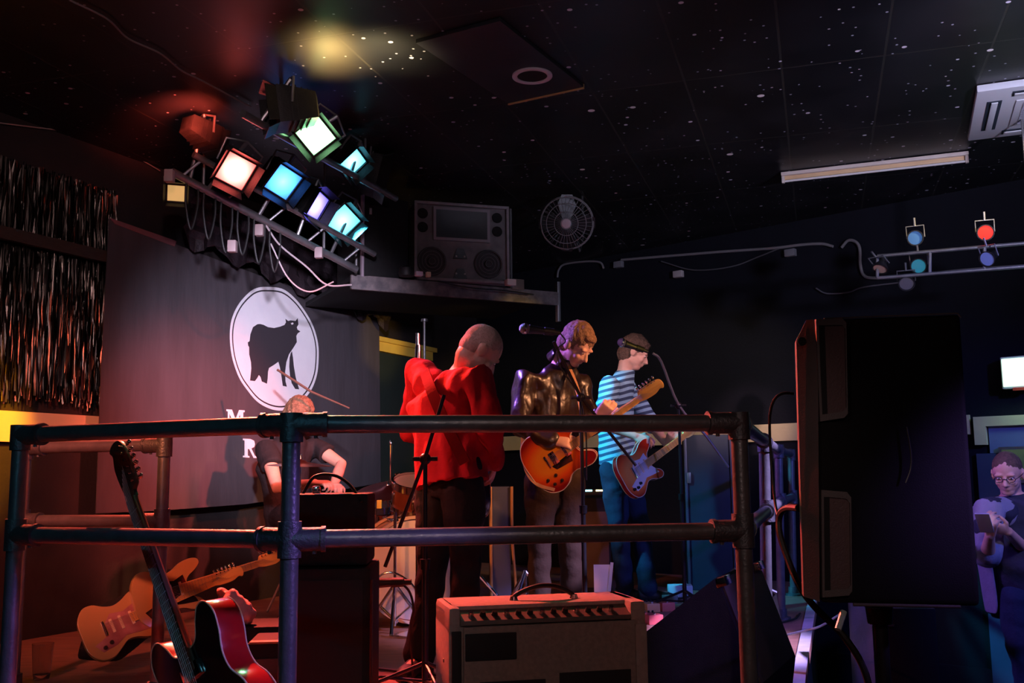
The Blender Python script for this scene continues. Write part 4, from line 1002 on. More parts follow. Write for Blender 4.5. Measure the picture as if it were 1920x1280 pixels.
phn = thing('mobile_phone', 'pale mobile phone held by the man at the right edge', 'phone', frame_z(ph, V(.45,.6,.75)))
MB().box((0,0,0),(.07,.14,.009),bev=.003).build('case', mat('phone_case',(.6,.6,.65),.3), phn, local=True)
MB().box((0,0,.0052),(.062,.128,.001)).build('screen', mat('phone_screen',(.3,.35,.45),.2,emit=(.7,.8,1),estr=1.2), phn, local=True)

# ------------------------------------------------------------------ guitars
OUT = {
 'semi': [(0,-.245),(.10,-.238),(.175,-.195),(.205,-.125),(.190,-.06),(.155,-.01),(.148,.045),(.165,.10),(.170,.155),(.145,.198),(.110,.200),(.082,.168),(.060,.130),(.030,.118),
          (-.030,.118),(-.060,.130),(-.082,.168),(-.110,.200),(-.145,.198),(-.170,.155),(-.165,.10),(-.148,.045),(-.155,-.01),(-.190,-.06),(-.205,-.125),(-.175,-.195),(-.10,-.238)],
 'strat': [(0,-.215),(.09,-.21),(.155,-.165),(.165,-.10),(.135,-.045),(.108,.0),(.112,.05),(.135,.10),(.142,.15),(.122,.178),(.09,.165),(.062,.125),(.032,.105),(-.03,.105),(-.06,.125),(-.085,.17),(-.118,.205),(-.145,.195),(-.155,.15),(-.145,.095),(-.118,.04),(-.108,-.01),(-.125,-.06),(-.155,-.11),(-.150,-.165),(-.09,-.208)],
 'single': [(0,-.215),(.09,-.208),(.155,-.165),(.168,-.10),(.14,-.045),(.108,.005),(.105,.06),(.125,.11),(.13,.155),(.10,.172),(.07,.15),(.055,.12),(.032,.105),(-.03,.105),(-.045,.14),(-.07,.185),(-.105,.195),(-.135,.165),(-.138,.11),(-.115,.05),(-.112,-.005),(-.14,-.055),(-.165,-.11),(-.150,-.165),(-.09,-.208)]}
def burst(name, c_in, c_mid, c_out, r0, r1):
    m = bpy.data.materials.new(name); m.use_nodes = True; nt = m.node_tree; L = nt.links; b = nt.nodes['Principled BSDF']
    b.inputs['Roughness'].default_value = .25; b.inputs['Coat Weight'].default_value = .8; b.inputs['Coat Roughness'].default_value = .06
    tc = nt.nodes.new('ShaderNodeTexCoord'); mp = nt.nodes.new('ShaderNodeMapping'); mp.inputs['Scale'].default_value = (1/.17,1/.24,0); mp.inputs['Location'].default_value = (0,.22,0)
    L.new(tc.outputs['Object'], mp.inputs[0]); g = nt.nodes.new('ShaderNodeTexGradient'); g.gradient_type = 'SPHERICAL'; L.new(mp.outputs[0], g.inputs[0])
    r = nt.nodes.new('ShaderNodeValToRGB'); e = r.color_ramp.elements; e[0].position = r0; e[0].color = (*c_out,1); e[1].position = r1; e[1].color = (*c_in,1)
    k = e.new((r0+r1)/2); k.color = (*c_mid,1)
    L.new(g.outputs['Fac'], r.inputs[0]); L.new(r.outputs[0], b.inputs['Base Color']); return m
def guitar(label, M, shape, topm, sidem, neckm=MAPLE, board=MAPLE, headm=MAPLE, guard=None, pick='humbucker', name='electric_guitar', thick=.042, scale=1.0, knobs=4, headside=1, binding=IVORY, nl=.44, strings=True):
    t = thing(name, label, 'guitar', M @ Matrix.Scale(scale,4))
    t.matrix_world = M; WM[t] = M.copy(); S = Matrix.Scale(scale,4)
    ol = [(p.x,p.y) for p in closed_path([(x,y,0) for x,y in OUT[shape]],4)]
    def B(mb, n, m, par=t):
        for v in mb.bm.verts: v.co = v.co*scale
        return mb.build(n, m, par, local=True)
    h = thick/2
    body = B(MB().prism(ol,-h,h-.001,bev=.004), 'body', sidem)
    ins = [(x*.985,y*.988) for x,y in ol]
    B(MB().prism(ins,h-.0012,h+.0012), 'top', topm)
    if binding:
        B(MB().tube([V(x,y,h) for x,y in ol+ol[:1]],.0026,6,cap=False), 'binding', binding)
        B(MB().tube([V(x,y,-h) for x,y in ol+ol[:1]],.0022,6,cap=False), 'binding', binding)
    y0 = .105; y1 = y0+nl
    nk = MB(); nk.loft([(V(0,y0-.05,h+.000),V(1,0,0),V(0,0,1),.027,.016),(V(0,y0,h-.002),V(1,0,0),V(0,0,1),.027,.018),(V(0,y0+nl*.5,h),V(1,0,0),V(0,0,1),.024,.014),(V(0,y1,h),V(1,0,0),V(0,0,1),.021,.012)],14); B(nk,'neck',neckm)
    fb = MB(); fb.prism([(-.028,y0-.05),(.028,y0-.05),(.0215,y1),(-.0215,y1)],h+.008,h+.014,bev=.001); fbo = B(fb,'fretboard',board)
    fr = MB()
    for i in range(1,21):
        y = y1-(nl+.28)*(1-2**(-i/12)); 
        if y > y0-.05: fr.box((0,y,h+.0148),(.044,.0016,.0016))
    B(fr,'frets',STEEL,t)
    if headside == 0:
        hd_ = [(-.02,y1),(.02,y1),(.036,y1+.03),(.034,y1+.14),(.042,y1+.18),(.0,y1+.17),(-.042,y1+.18),(-.034,y1+.14),(-.036,y1+.03)]
        tn = [(s*.04,y1+.045+i*.042) for s in (-1,1) for i in range(3)]
    else:
        s = headside
        hd_ = [(p.x,p.y) for p in smooth_path([(-.021*s,y1,0),(-.021*s,y1+.02,0),(-.043*s,y1+.035,0),(-.046*s,y1+.07,0),(-.044*s,y1+.15,0),(-.030*s,y1+.192,0),(.005*s,y1+.200,0),(.030*s,y1+.185,0),(.022*s,y1+.163,0),(.034*s,y1+.12,0),(.030*s,y1+.05,0),(.021*s,y1+.015,0),(.021*s,y1,0)],4)]
        tn = [(-.052*s,y1+.042+i*.0245) for i in range(6)]
    B(MB().prism(hd_,h-.008,h+.007,bev=.002),'headstock',headm)
    for (x,y) in tn:
        mb = MB(); mb.ellip((x*1.18,y,h-.004),(.011,.008,.007)); mb.tube([(x*.9,y,h-.004),(x*1.15,y,h-.004)],.0035,8); mb.tube([(x*.72,y,h),(x*.72,y,h+.018)],.004,8)
        B(mb,'tuning_peg',CHROME)
    if guard: B(MB().prism(guard[0],h+.001,h+.004,bev=.0008),'pickguard',guard[1])
    if pick == 'humbucker':
        for y in (.055,-.045): 
            B(MB().box((0,y,h+.006),(.085,.042,.012),bev=.002),'pickup',CHROME)
    elif pick == 'single':
        for y in (.06,.0,-.05): B(MB().box((0,y,h+.006),(.08,.017,.010),bev=.004),'pickup',IVORY)
    B(MB().box((0,-.095,h+.008),(.085,.014,.012),bev=.002),'bridge',CHROME)
    kp = [(.10,-.10),(.145,-.14),(.10,-.165),(.15,-.085)][:knobs] if shape == 'semi' else [(.085,-.085),(.10,-.125),(.095,-.165)][:knobs]
    for x,y in kp: B(MB().lathe([(0,.018),(.009,.018),(.012,.004),(.012,0),(0,0)],Matrix.Translation((x,y,h)),14),'knob',mat('black_knob',(.02,.02,.02),.25))
    if strings:
        for i in range(6):
            x = -.02+.008*i; mb = MB(); mb.tube([(x*1.15,-.095,h+.017),(x*.72,y1,h+.0165),(x*.8+ (0),y1+.05+.012*i,h+.012)],.0006+.00012*(5-i),4); B(mb,'string',STEEL)
    return t
SB = burst('red_sunburst', (.9,.30,.02), (.85,.10,.01), (.25,.006,.006), .12, .62)
REDL = mat('red_lacquer', (.45,.012,.015), .2, coat=.8, col2=(.35,.01,.01), nscale=5); BLKL = mat('black_lacquer', (.012,.01,.01), .22, coat=.6)
# middle guitarist's guitar
bc = at(1050,850,5.38); tip = at(1243,716,5.18); yv = (tip-bc).normalized()
def gframe(c, yv, nrm):
    y = Vector(yv).normalized(); z = Vector(nrm); z = (z-y*z.dot(y)).normalized(); x = y.cross(z)
    m = Matrix((x,y,z)).transposed().to_4x4(); m.translation = Vector(c); return m
guitar('red and orange sunburst hollow-body guitar played by the man in leather', gframe(bc, yv, V(.25,-1,.15)), 'semi', SB, REDL, headside=1,
       guard=([(.03,.07),(.085,.05),(.075,-.07),(.04,-.09)],BLKL), pick='humbucker', nl=.52, scale=(tip-bc).length/.825)
band('guitar_strap', [at(980,790,5.46),at(980,845,5.46),at(988,885,5.44),at(1008,908,5.42),at(1040,918,5.40)], V(.2,-1,0), .018, .004, STRAPO, label='tan guitar strap end curling round the bottom of the sunburst guitar', cat='guitar strap')
band('guitar_strap', [at(1066,688,5.62),at(1074,706,5.56),at(1084,736,5.52),at(1090,768,5.50)], V(.3,-1,0), .026, .004, STRAPO, label='pale tan guitar strap running down the front of the leather jacket', cat='guitar strap')
# striped guitarist's guitar
bc = at(1198,878,6.55); tip = at(1268,824,7.02)
guitar('orange sunburst guitar with a white pickguard held by the striped-shirt guitarist', gframe(bc, V(tip.x-bc.x+.12, tip.y-bc.y-.05, tip.z-bc.z+.08), V(.35,-1,.1)), 'strat', burst('orange_sunburst',(.9,.35,.08),(.9,.2,.04),(.5,.03,.01),.1,.6), REDL,
       guard=([(-.075,.09),(-.02,.10),(.03,.095),(.07,.13),(.10,.14),(.09,.06),(.08,0),(.11,-.06),(.12,-.14),(.07,-.17),(.04,-.08),(-.03,-.08),(-.07,-.04),(-.055,.03)],WHITE), pick='single', scale=.92, knobs=3)
# red shirt man's guitar, mostly hidden
bc = at(880,905,4.95)
guitar('dark guitar held low in front of the red-shirted man, only its edge showing', gframe(bc, V(-.40,.75,.12), V(.8,.5,.1)), 'single', BLKL, BLKL, neckm=ROSE, headm=BLKL, board=ROSE, pick='single', knobs=2, scale=.9)
# foreground guitar leaning against the left railing
yv = at(238,832,3.30)-at(398,1288,3.04)
bc = at(398,1288,3.04)
guitar('guitar with shade painted on its face and a bright red rim leaning inside the left railing', gframe(bc, yv, V(-.66,-.72,.12)), 'semi', BLKL, REDL, neckm=mat('dark_mahogany',(.10,.05,.025),.35,coat=.4), board=ROSE, headm=mat('dark_headstock',(.03,.025,.02),.35), thick=.085, scale=yv.length/.825, headside=-1, knobs=2, nl=.52)  # top coloured black for the shade on its unlit face
# two guitars lying further back
GB = mat('gig_bag', (.012,.012,.013), .7, bump=.3, bscale=90)
def lying(label, px, py, Y, yv, nrm, top, guard, sc=.95):
    return guitar(label, gframe(at(px,py,Y), yv, nrm), 'strat', top, top, guard=guard, pick='single', knobs=2, binding=None, scale=sc)
PG = [(-.075,.09),(-.02,.10),(.03,.095),(.07,.13),(.10,.14),(.09,.06),(.08,0),(.11,-.06),(.12,-.14),(.07,-.17),(.04,-.08),(-.03,-.08),(-.07,-.04),(-.055,.03)]
CRM = mat('cream_lacquer', (.5,.34,.13), .3, coat=.5, col2=(.44,.3,.11), nscale=4)
lying('cream guitar with a pinkish guard propped low behind the short left railing', 226,1168,4.62, V(.66,.5,.28), V(.35,-.85,.35), CRM, (PG, mat('pink_guard',(.5,.25,.25),.3,col2=(.3,.12,.12),nscale=14)), .8)
lying('cream-edged dark guitar leaning behind the leaning red guitar', 318,1110,4.75, V(.72,.62,.22), V(.6,-.75,.2), CRM, (PG, BLKL), .8)
# open black gig bag under the cream guitar
gb = MB(); gb.loft([(at(150,1212,4.55),V(.3,-.2,.9).normalized(),V(.2,-.95,-.2),.06,.03),(at(190,1195,4.62),V(-.55,-.1,.8).normalized(),V(.2,-.95,-.2),.13,.06),(at(260,1150,4.75),V(-.6,-.1,.75).normalized(),V(.2,-.95,-.2),.12,.05),(at(330,1080,4.95),V(-.6,-.1,.75).normalized(),V(.2,-.95,-.2),.05,.03)],16)
tag(link('gig_bag', remesh(gb,.012,4,.012,6), GB), 'black soft gig bag lying open under the cream guitar at left', 'guitar bag')

# ------------------------------------------------------------------ amplifiers and boxes
def rbox(t, n, m, c, s, bev=.006): return MB().box(c, s, bev=bev).build(n, m, t, local=True)
TWEED = mat('dusty_tan_tolex', (.34,.27,.24), .75, col2=(.28,.22,.2), nscale=60, bump=.5, bscale=500)
TWEEDR = mat('rear_board', (.25,.2,.17), .8, col2=(.2,.16,.14), nscale=80, bump=.4, bscale=400)
DKP = mat('vent_black', (.006,.006,.008), .8)
Ma = frame(V(-.195,3.02,STZ), V(math.cos(.22),math.sin(.22),0), (0,0,1))
am = thing('guitar_amplifier', 'pale combo amplifier seen from behind, standing in front inside the railing', 'amplifier', Ma)
AW,AD,AH = .615,.28,.465
cbm = MB(); cbm.box((AW/2,AD/2+.006,(AH-.05)/2),(AW,AD-.012,AH-.05),bev=.012); cbm.box((AW/2,.06+(AD-.06)/2,AH-.04),(AW,AD-.06,.08),bev=.018); cbm.box((.018,AD/2,AH-.04),(.036,AD-.01,.08),bev=.014); cbm.box((AW-.026,AD/2,AH-.04),(.052,AD-.01,.08),bev=.014); cbm.build('cabinet', TWEED, am, local=True)
rbox(am,'rear_panel',TWEEDR,(AW/2+.006,.003,(AH-.055)/2),(AW-.075,.012,AH-.058),.003)
rbox(am,'side_batten',TWEED,(AW-.022,-.002,AH/2-.03),(.038,.012,AH-.075),.005); rbox(am,'side_batten',DKP,(.022,-.0,AH/2-.03),(.03,.008,AH-.075),.003)
cp = MB(); cp.hexa([V(.034,.0,AH-.052),V(AW-.05,.0,AH-.052),V(AW-.05,.003,AH-.040),V(.034,.003,AH-.040),V(.034,.062,AH-.052),V(AW-.05,.062,AH-.052),V(AW-.05,.062,AH-.014),V(.034,.062,AH-.014)]); cp.build('control_panel', mat('dark_control_panel',(.07,.05,.045),.5,col2=(.05,.035,.03),nscale=10), am, local=True)
for i in range(13):
    x = .07+i*.0365
    mb = MB(); mb.lathe([(0,.018),(.007,.018),(.010,.004),(.010,0),(0,0)], Matrix.Translation((x,.030,AH-.030)) @ Matrix.Rotation(math.radians(35),4,'X'), 12); mb.build('knob', BLKPL if i%3 else CHROME, am, local=True)
rbox(am,'vent_grille',DKP,(.125,-.004,AH-.115),(.155,.004,.078),.003)
rbox(am,'speaker_opening',DKP,(.445,-.004,.135),(.225,.004,.26),.0018); rbox(am,'speaker_opening',DKP,(.19,-.004,.125),(.2,.004,.25),.0018)
for x,z in ((.225,AH-.085),(.55,AH-.085),(.30,.285),(.55,.285),(.05,AH-.085),(.05,.28)): MB().lathe([(0,-.003),(.005,-.002),(.006,0)],Matrix.Translation((x,-.004,z)) @ Matrix.Rotation(PI/2,4,'X') ,10).build('screw', CHROME, am, local=True)
hl = MB(); hl.tube(smooth_path([(.225,.13,AH),(.235,.13,AH+.018),(.30,.13,AH+.04),(.36,.13,AH+.038),(.41,.13,AH+.016),(.42,.13,AH)],5),.0075,10); hl.build('handle', RUBBER, am, local=True)
for x in (.225,.42): MB().lathe([(0,.012),(.010,.012),(.014,0),(0,0)],Matrix.Translation((x,.13,AH)),12).build('handle_cap', CHROME, am, local=True)
for z in (.12,.3): MB().ellip((-.001,.1,z),(.003,.006,.006)).build('side_rivet', STEEL, am, local=True)
# tall black amp beside mid post
tb = thing('amplifier_stack', 'tall black amplifier cabinet standing just right of the middle railing post', 'amplifier', frame(V(*at(540,1000,3.52).xy,STZ), V(1,.05,0), (0,0,1)))
zt_ = at(600,926,3.5).z-STZ; wA = .30
rbox(tb,'cabinet',BLACK,(wA/2-.015,.2,.27),(wA,.38,.54),.012)
rbox(tb,'head_cabinet',BLACK,(wA/2-.02,.2,.545+(zt_-.545)/2),(wA-.02,.3,zt_-.545),.012)
rbox(tb,'rear_panel',DKP,(wA/2-.015,.009,.27),(wA-.05,.004,.46),.002)
rbox(tb,'top_knob',CHROME,(.07,.18,zt_+.012),(.03,.03,.03),.008)
MB().tube(smooth_path([(.03,.12,zt_),(.07,.12,zt_+.06),(.14,.12,zt_+.065),(.20,.10,zt_+.03),(.25,.04,zt_-.03)],5),.006,8).build('cable_loop', RUBBER, tb, local=True)
MB().tube([(wA-.01,.0,.0),(wA-.01,.0,.5)],.006,8).build('edge_trim', BLKPL, tb, local=True)
# small dark amp left of it, and box
sb3 = thing('practice_amplifier', 'small dark amplifier with a brown top edge behind the leaning red guitar', 'amplifier', frame(V(*at(462,1200,3.72).xy,STZ), V(1,.1,0), (0,0,1)))
rbox(sb3,'cabinet',BLACK,(.13,.14,.13),(.26,.26,.26),.01); rbox(sb3,'grille',mat('brown_grille',(.09,.06,.05),.8,bump=.4,bscale=500),(.13,.006,.12),(.2,.006,.17),.002)
rbox(sb3,'top_trim',mat('brown_trim',(.3,.17,.08),.5),(.13,.02,.262),(.24,.04,.008),.002)
# crumpled paper bag
pbm = MB(); pbm.loft([(at(412,1118,4.2),V(0,0,1),V(0,-1,0),.03,.05),(at(432,1130,4.2),V(.3,0,.9).normalized(),V(0,-1,0),.055,.06),(at(455,1148,4.2),V(.3,0,.9).normalized(),V(0,-1,0),.05,.06),(at(472,1160,4.2),V(.4,0,.9).normalized(),V(0,-1,0),.025,.04)],12)
tag(link('plastic_bag', remesh(pbm,.006,1,.022,26), mat('crumpled_pink_plastic',(.6,.4,.42),.35,bump=.5,bscale=60)), 'crumpled pale plastic bag behind the leaning guitar, lit pinkish red', 'bag')
bxx = thing('equipment_case', 'low black equipment case under the crumpled plastic bag', 'case', frame(V(*at(405,1200,4.15).xy,STZ), V(1,.1,0), (0,0,1)))
rbox(bxx,'case_body',BLACK,(.17,.12,at(440,1172,4.2).z/2-STZ/2),(.42,.26,at(440,1172,4.2).z-STZ),.012); rbox(bxx,'latch',CHROME,(.17,-.012,.1),(.04,.01,.03),.003)
# back cabinets
cb = thing('amplifier_stack', 'brown-black amplifier with tiny coloured lights between the two standing guitarists', 'amplifier', frame(V(*at(1083,1000,7.5).xy,STZ), V(1,-.05,0), (0,0,1)))
hb = at(1115,918,7.5).z-STZ; wb = .245
rbox(cb,'cabinet',BLACK,(wb/2,.2,hb/2-.03),(wb,.36,hb-.06),.01); rbox(cb,'grille',mat('brown_speaker_cloth',(.10,.06,.045),.8,bump=.4,bscale=400),(wb/2,.012,hb/2-.06),(wb-.03,.01,hb-.2),.003)
rbox(cb,'head_panel',BLKPL,(wb/2,.01,hb-.02),(wb,.03,.04),.004)
for i,(x,c) in enumerate(((.02,(.3,1,.9)),(.075,(.3,.9,1)),(.10,(.4,.9,1)),(.155,(1,.9,.4)),(.185,(1,.7,.3)))):
    MB().box((x,-.008,hb-.005),(.028,.006,.012),bev=.002).build('indicator_light', mat('indicator_%s'%('cyan' if i<3 else 'amber'),c,.3,emit=c,estr=4), cb, local=True)
pnl = thing('flight_case', 'tall dark blue equipment case standing at the right rear of the stage', 'case', frame(V(*at(1290,1000,7.6).xy,STZ), V(1,-.12,0), (0,0,1)))
hpn = at(1300,815,7.6).z-STZ
rbox(pnl,'case_body',mat('navy_case_board',(.018,.023,.05),.6,col2=(.015,.02,.04),nscale=6),(.17,.2,hpn/2),(.35,.38,hpn),.01)
for x in (.0,.34): rbox(pnl,'edge_profile',mat('dull_aluminium',(.12,.12,.17),.45,.6),(x,.008,hpn/2),(.02,.02,hpn),.003)
rbox(pnl,'handle_plate',STEEL,(.02,-.004,hpn*.72),(.03,.01,.08),.003)
# drum-side cabinet with tan edges
dcb = thing('speaker_cabinet', 'blue-grey cabinet with tan curved edges behind the red-shirted man', 'cabinet', frame(V(*at(918,1000,6.35).xy,STZ), V(1,.1,0), (0,0,1)))
hc = at(940,912,6.35).z-STZ
rbox(dcb,'cabinet',mat('blue_grey_board',(.05,.07,.13),.6,col2=(.04,.06,.11),nscale=6),(.075,.14,hc/2),(.12,.26,hc),.008)
for x,dx in ((.008,-.0),(.142,.025)): MB().tube(smooth_path([(x,.0,hc),(x,.0,hc*.6),(x+dx*.6,.0,hc*.3),(x+dx,.0,.0)],5),.010,10).build('tan_edge', mat('tan_edge_wood',(.5,.28,.10),.4), dcb, local=True)
# wedge monitors
wm = thing('wedge_monitor', 'black wedge stage monitor on its side behind the front corner post', 'monitor speaker', V(*at(1330,1250,3.4).xy,STZ))
ZW = STZ
fA, fB, fE = at(1210,1185,3.22), at(1343,1082,3.22), at(1424,1292,3.22)
dv = at(1421,1050,3.72)-fB
fE.z = max(fE.z, ZW); fG = V(fE.x-.03,3.22,ZW); fH = V(fA.x-.02,3.22,ZW); fE2 = V(fE.x,3.22,fE.z)
MB().sheet([fA,fB,fE2,fG,fH], dv, dv.length).build('cabinet', BLACK, wm)
fm = MB(); n_ = (fE2-fB).cross(dv).normalized(); n_ = n_ if n_.x > 0 else -n_
q = [fB+(fE2-fB)*.03+dv*.04, fB+(fE2-fB)*.97+dv*.04, fB+(fE2-fB)*.97+dv*.96, fB+(fE2-fB)*.03+dv*.96]
fm.sheet(q, n_, .006); fm.build('lit_side_grille', mat('lit_side_brown',(.09,.07,.07),.6,.1,col2=(.075,.06,.06),nscale=60,bump=.3,bscale=500), wm)  # side sheet coloured lighter for the light on this face
for a_ in (.06,.88):
    c_ = fB+dv*a_+(fE2-fB)*.05; MB().box((0,0,0),(.075,.03,.035),frame(c_+n_*.008, dv, n_),bev=.003).build('corner_clamp', CHROME, wm)
MB().box((0,0,0),(.03,.02,.02),frame(fB+dv*.12+(fE2-fB)*.42+n_*.006, dv, n_),bev=.003).build('jack_plate', CHROME, wm)
w2 = thing('wedge_monitor', 'second wedge monitor further back, its rounded black top behind the corner post', 'monitor speaker', V(*at(1360,1090,4.9).xy,STZ))
o_ = at(1315,1090,4.95); ww = V(.42,.12,0)
pf = [V(o_.x,o_.y,STZ), V(o_.x+.02,o_.y,STZ+.22), V(o_.x+.19,o_.y+.0,STZ+.36), V(o_.x+.36,o_.y,STZ+.28), V(o_.x+.40,o_.y,STZ)]
MB().sheet(pf, V(.15,1,0), .45).build('cabinet', BLACK, w2)
MB().tube([pf[1]+V(0,-.004,0),pf[2]+V(0,-.004,0),pf[3]+V(0,-.004,0)],.008,8).build('edge_trim', mat('blue_black_edge',(.06,.08,.12),.4), w2)
# pedals, paper, pedalboard
def pedal(px, py, Y, col, label, s=(.09,.13,.055), glow=None):
    p = gz(px,py,STZ); M = frame(V(p.x,p.y,STZ), V(1,.3,0), (0,0,1)); t = thing('effects_pedal', label, 'pedal', M)
    rbox(t,'enclosure',mat('pedal_enamel',col,.35),(0,0,s[2]/2),s,.006)
    rbox(t,'footswitch',CHROME,(0,-s[1]*.3,s[2]+.004),(.014,.014,.01),.003)
    for x in (-.02,0,.02): MB().lathe([(0,.012),(.006,.012),(.007,0),(0,0)],Matrix.Translation((x*s[0]/.07,s[1]*.3,s[2])),10).build('knob', BLKPL, t, local=True)
pedal(1218,1146,0,(.85,.45,.2),'orange effects pedal, topmost of the cluster right of the pale amplifier')
pedal(1246,1144,0,(.8,.2,.15),'red effects pedal right of the orange one, beside the pale amplifier')
pedal(1222,1168,0,(.7,.12,.12),'red effects pedal nearest the pale amplifier\'s right rear corner')
pedal(1252,1130,0,(.2,.2,.22),'dark effects pedal furthest back in the pedal cluster right of the pale amplifier')
pp = at(1275,1105,7.25); pz = thing('pedal_tuner_box', 'flat box lit bright cyan on the stage by the striped guitarist\'s shoe', 'effects box', frame(V(pp.x,pp.y,STZ), V(1,-.1,0), (0,0,1)))
rbox(pz,'enclosure',mat('white_enamel',(.6,.75,.8),.4),(0,0,.04),(.17,.14,.08),.008); rbox(pz,'bracket',mat('white_bracket',(.8,.85,.9),.3),(.03,-.075,.06),(.025,.01,.11),.003)
pr = at(1129,1088,6.6); sp_ = thing('set_list_sheet', 'white sheet of paper standing on the stage between the two guitarists', 'paper', frame(V(pr.x,pr.y,STZ), V(1,-.1,0), (0,-.1,1)))
hs_ = at(1129,1057,6.6).z-STZ
MB().box((0,0,hs_/2),(.105,.003,hs_)).build('sheet', PRW, sp_, local=True); MB().box((.03,-.004,hs_/2+.02),(.02,.006,hs_),Matrix.Rotation(.12,4,'Y')).build('folded_strip', WHITE, sp_, local=True)
rbox(sp_,'holder',BLKPL,(0,.03,.03),(.12,.05,.06),.004)
# drinking glass
gp = at(80,1222,4.5); gls = MB(); gls.lathe([(0,.003),(.03,.003),(.032,0),(.036,.02),(.045,.15),(.043,.15),(.034,.022),(0,.016)],Matrix.Translation(V(gp.x,gp.y,STZ+.0)),28)
glm = bpy.data.materials.new('clear_glass'); glm.use_nodes = True; gb_ = glm.node_tree.nodes['Principled BSDF']; gb_.inputs['Transmission Weight'].default_value = 1; gb_.inputs['Roughness'].default_value = .05; gb_.inputs['IOR'].default_value = 1.45
tag(gls.build('pint_glass', glm), 'empty clear pint glass standing on the stage at the lower left', 'glass')

# ------------------------------------------------------------------ drum kit
DR = mat('drum_wrap', (.25,.06,.03), .3, coat=.6, col2=(.16,.035,.02), nscale=6)
HEADM = mat('drum_head', (.72,.62,.58), .5, col2=(.66,.56,.52), nscale=3, bump=.05)
HOOP = mat('cream_hoop', (.72,.5,.35), .35, coat=.4)
def drum(name, label, c, ax, r, depth, up=(0,0,1), lugs=8, spurs=False, legs=0, hoop=CHROME, cat='drum'):
    M = frame_z(c, ax, up); t = thing(name, label, cat, M)
    MB().lathe([(r*.97,-depth/2),(r*.97,depth/2),(r*.955,depth/2),(r*.955,-depth/2),(r*.97,-depth/2)],None,48).build('shell', DR, t, local=True)
    for s in (-1,1):
        MB().lathe([(0,s*(depth/2+.002)),(r*.93,s*(depth/2+.002)),(r*.97,s*(depth/2-.004)),(r*.97,s*(depth/2-.008)),(0,s*(depth/2-.002))],None,48).build('drum_head', HEADM, t, local=True)
        MB().lathe([(r*.98,s*(depth/2-.03)),(r*1.03,s*(depth/2-.03)),(r*1.03,s*(depth/2+.014)),(r*.97,s*(depth/2+.014)),(r*.97,s*(depth/2-.004))],None,48).build('hoop', hoop, t, local=True)
    for k in range(lugs):
        a = 2*PI*(k+.5)/lugs; d = V(math.cos(a),math.sin(a),0); R = Matrix.Rotation(a,4,'Z')
        m = MB(); m.box((r*.99,0,0),(.022,.022,depth*.45),R,bev=.006); 
        for s in (-1,1):
            m.tube([d*r*1.02+V(0,0,s*depth*.2), d*r*1.03+V(0,0,s*(depth/2+.016))],.0035,6)
            m.box((r*1.03,0,s*(depth/2+.010)),(.02,.03,.018),R,bev=.003)
        m.build('lug', CHROME, t, local=True)
    return t, M
bdc = at(768,1040,6.1)
bdr, Mb = drum('bass_drum', 'bass drum with a pinkish head and cream hoops behind the front microphone stand', V(bdc.x,bdc.y,STZ+.325), V(.28,-1,0), .298, .40, hoop=HOOP)
for s in (-1,1): MB().tube([Mb@V(s*.27,-.12,.02), V(*(Mb@V(s*.42,-.2,.14)).xy,STZ)],.008,8).build('spur', CHROME, bdr)
def tripod(m, c, r=.24, h=.22, z0=STZ, rr=.007, a0=.3):
    for k in range(3):
        a = a0+k*2*PI/3; foot = V(c.x+math.cos(a)*r, c.y+math.sin(a)*r, z0+.008)
        m.tube([V(c.x,c.y,z0+h), foot], rr, 8); m.tube([V(c.x,c.y,z0+.06), V(c.x,c.y,z0+h).lerp(foot,.5)], rr*.8, 8); m.ellip(foot,(.012,.012,.010))
def cymbal(label, c, tilt, r, h, colr=(.5,.2,.07), name='cymbal_stand', standc=True, a0=.3):
    c = Vector(c); t = thing(name, label, 'cymbal', V(c.x,c.y,STZ))
    M = frame_z(c, tilt)
    MB().lathe([(.006,.022),(.03,.016),(.045,.006),(r*.6,-.004),(r,-.014),(r,-.0155),(r*.6,-.006),(.045,.004),(.006,.02)],M,44).build('cymbal', mat('cymbal_bronze',colr,.3,.9,col2=tuple(x*.8 for x in colr),nscale=6,bump=.05), t)
    MB().lathe([(0,.05),(.008,.05),(.01,.03),(.014,.022),(0,.02)],M,12).build('wing_nut', CHROME, t)
    if standc:
        m = MB(); m.tube([V(c.x,c.y,STZ+.08), V(c.x,c.y,c.z-.0)],.010,10); tripod(m, c, a0=a0); m.tube([V(c.x,c.y,STZ+.5),V(c.x,c.y,STZ+.55)],.017,10); m.build('stand', CHROME, t)
    return t
cymbal('dark red cymbal edge-on in front of the drummer, right of the railing post', at(562,868,5.8), (.03,-.04,1), .185, 0, colr=(.3,.08,.05))
cymbal('tilted reddish cymbal above the bass drum, left of the red-shirted man', at(728,915,6.6), (-.1,-.30,1), .22, 0, colr=(.36,.10,.10), a0=1.0)
tm = at(715,962,6.35); drum('snare_drum', 'chrome-rimmed snare drum just above the left side of the bass drum', at(694,968,6.6), V(.05,-.12,1), .16, .13, up=(0,1,0), lugs=8)
m = MB(); c_ = at(694,968,6.6); m.tube([V(c_.x,c_.y,STZ+.05),V(c_.x,c_.y,c_.z-.075)],.010,8); tripod(m, c_); 
for k in range(3):
    a = k*2.09; m.tube([V(c_.x,c_.y,c_.z-.12),V(c_.x+math.cos(a)*.13,c_.y+math.sin(a)*.13,c_.z-.08)],.006,6)
tag(m.build('snare_stand', CHROME), 'chrome stand under the snare drum left of the bass drum', 'drum stand')
drum('rack_tom', 'small rack tom showing chrome fittings on top of the bass drum', V(Mb.translation.x+.03,Mb.translation.y+.1,STZ+.325+.42), V(.1,-.35,1), .15, .17, up=(0,1,0), lugs=6)
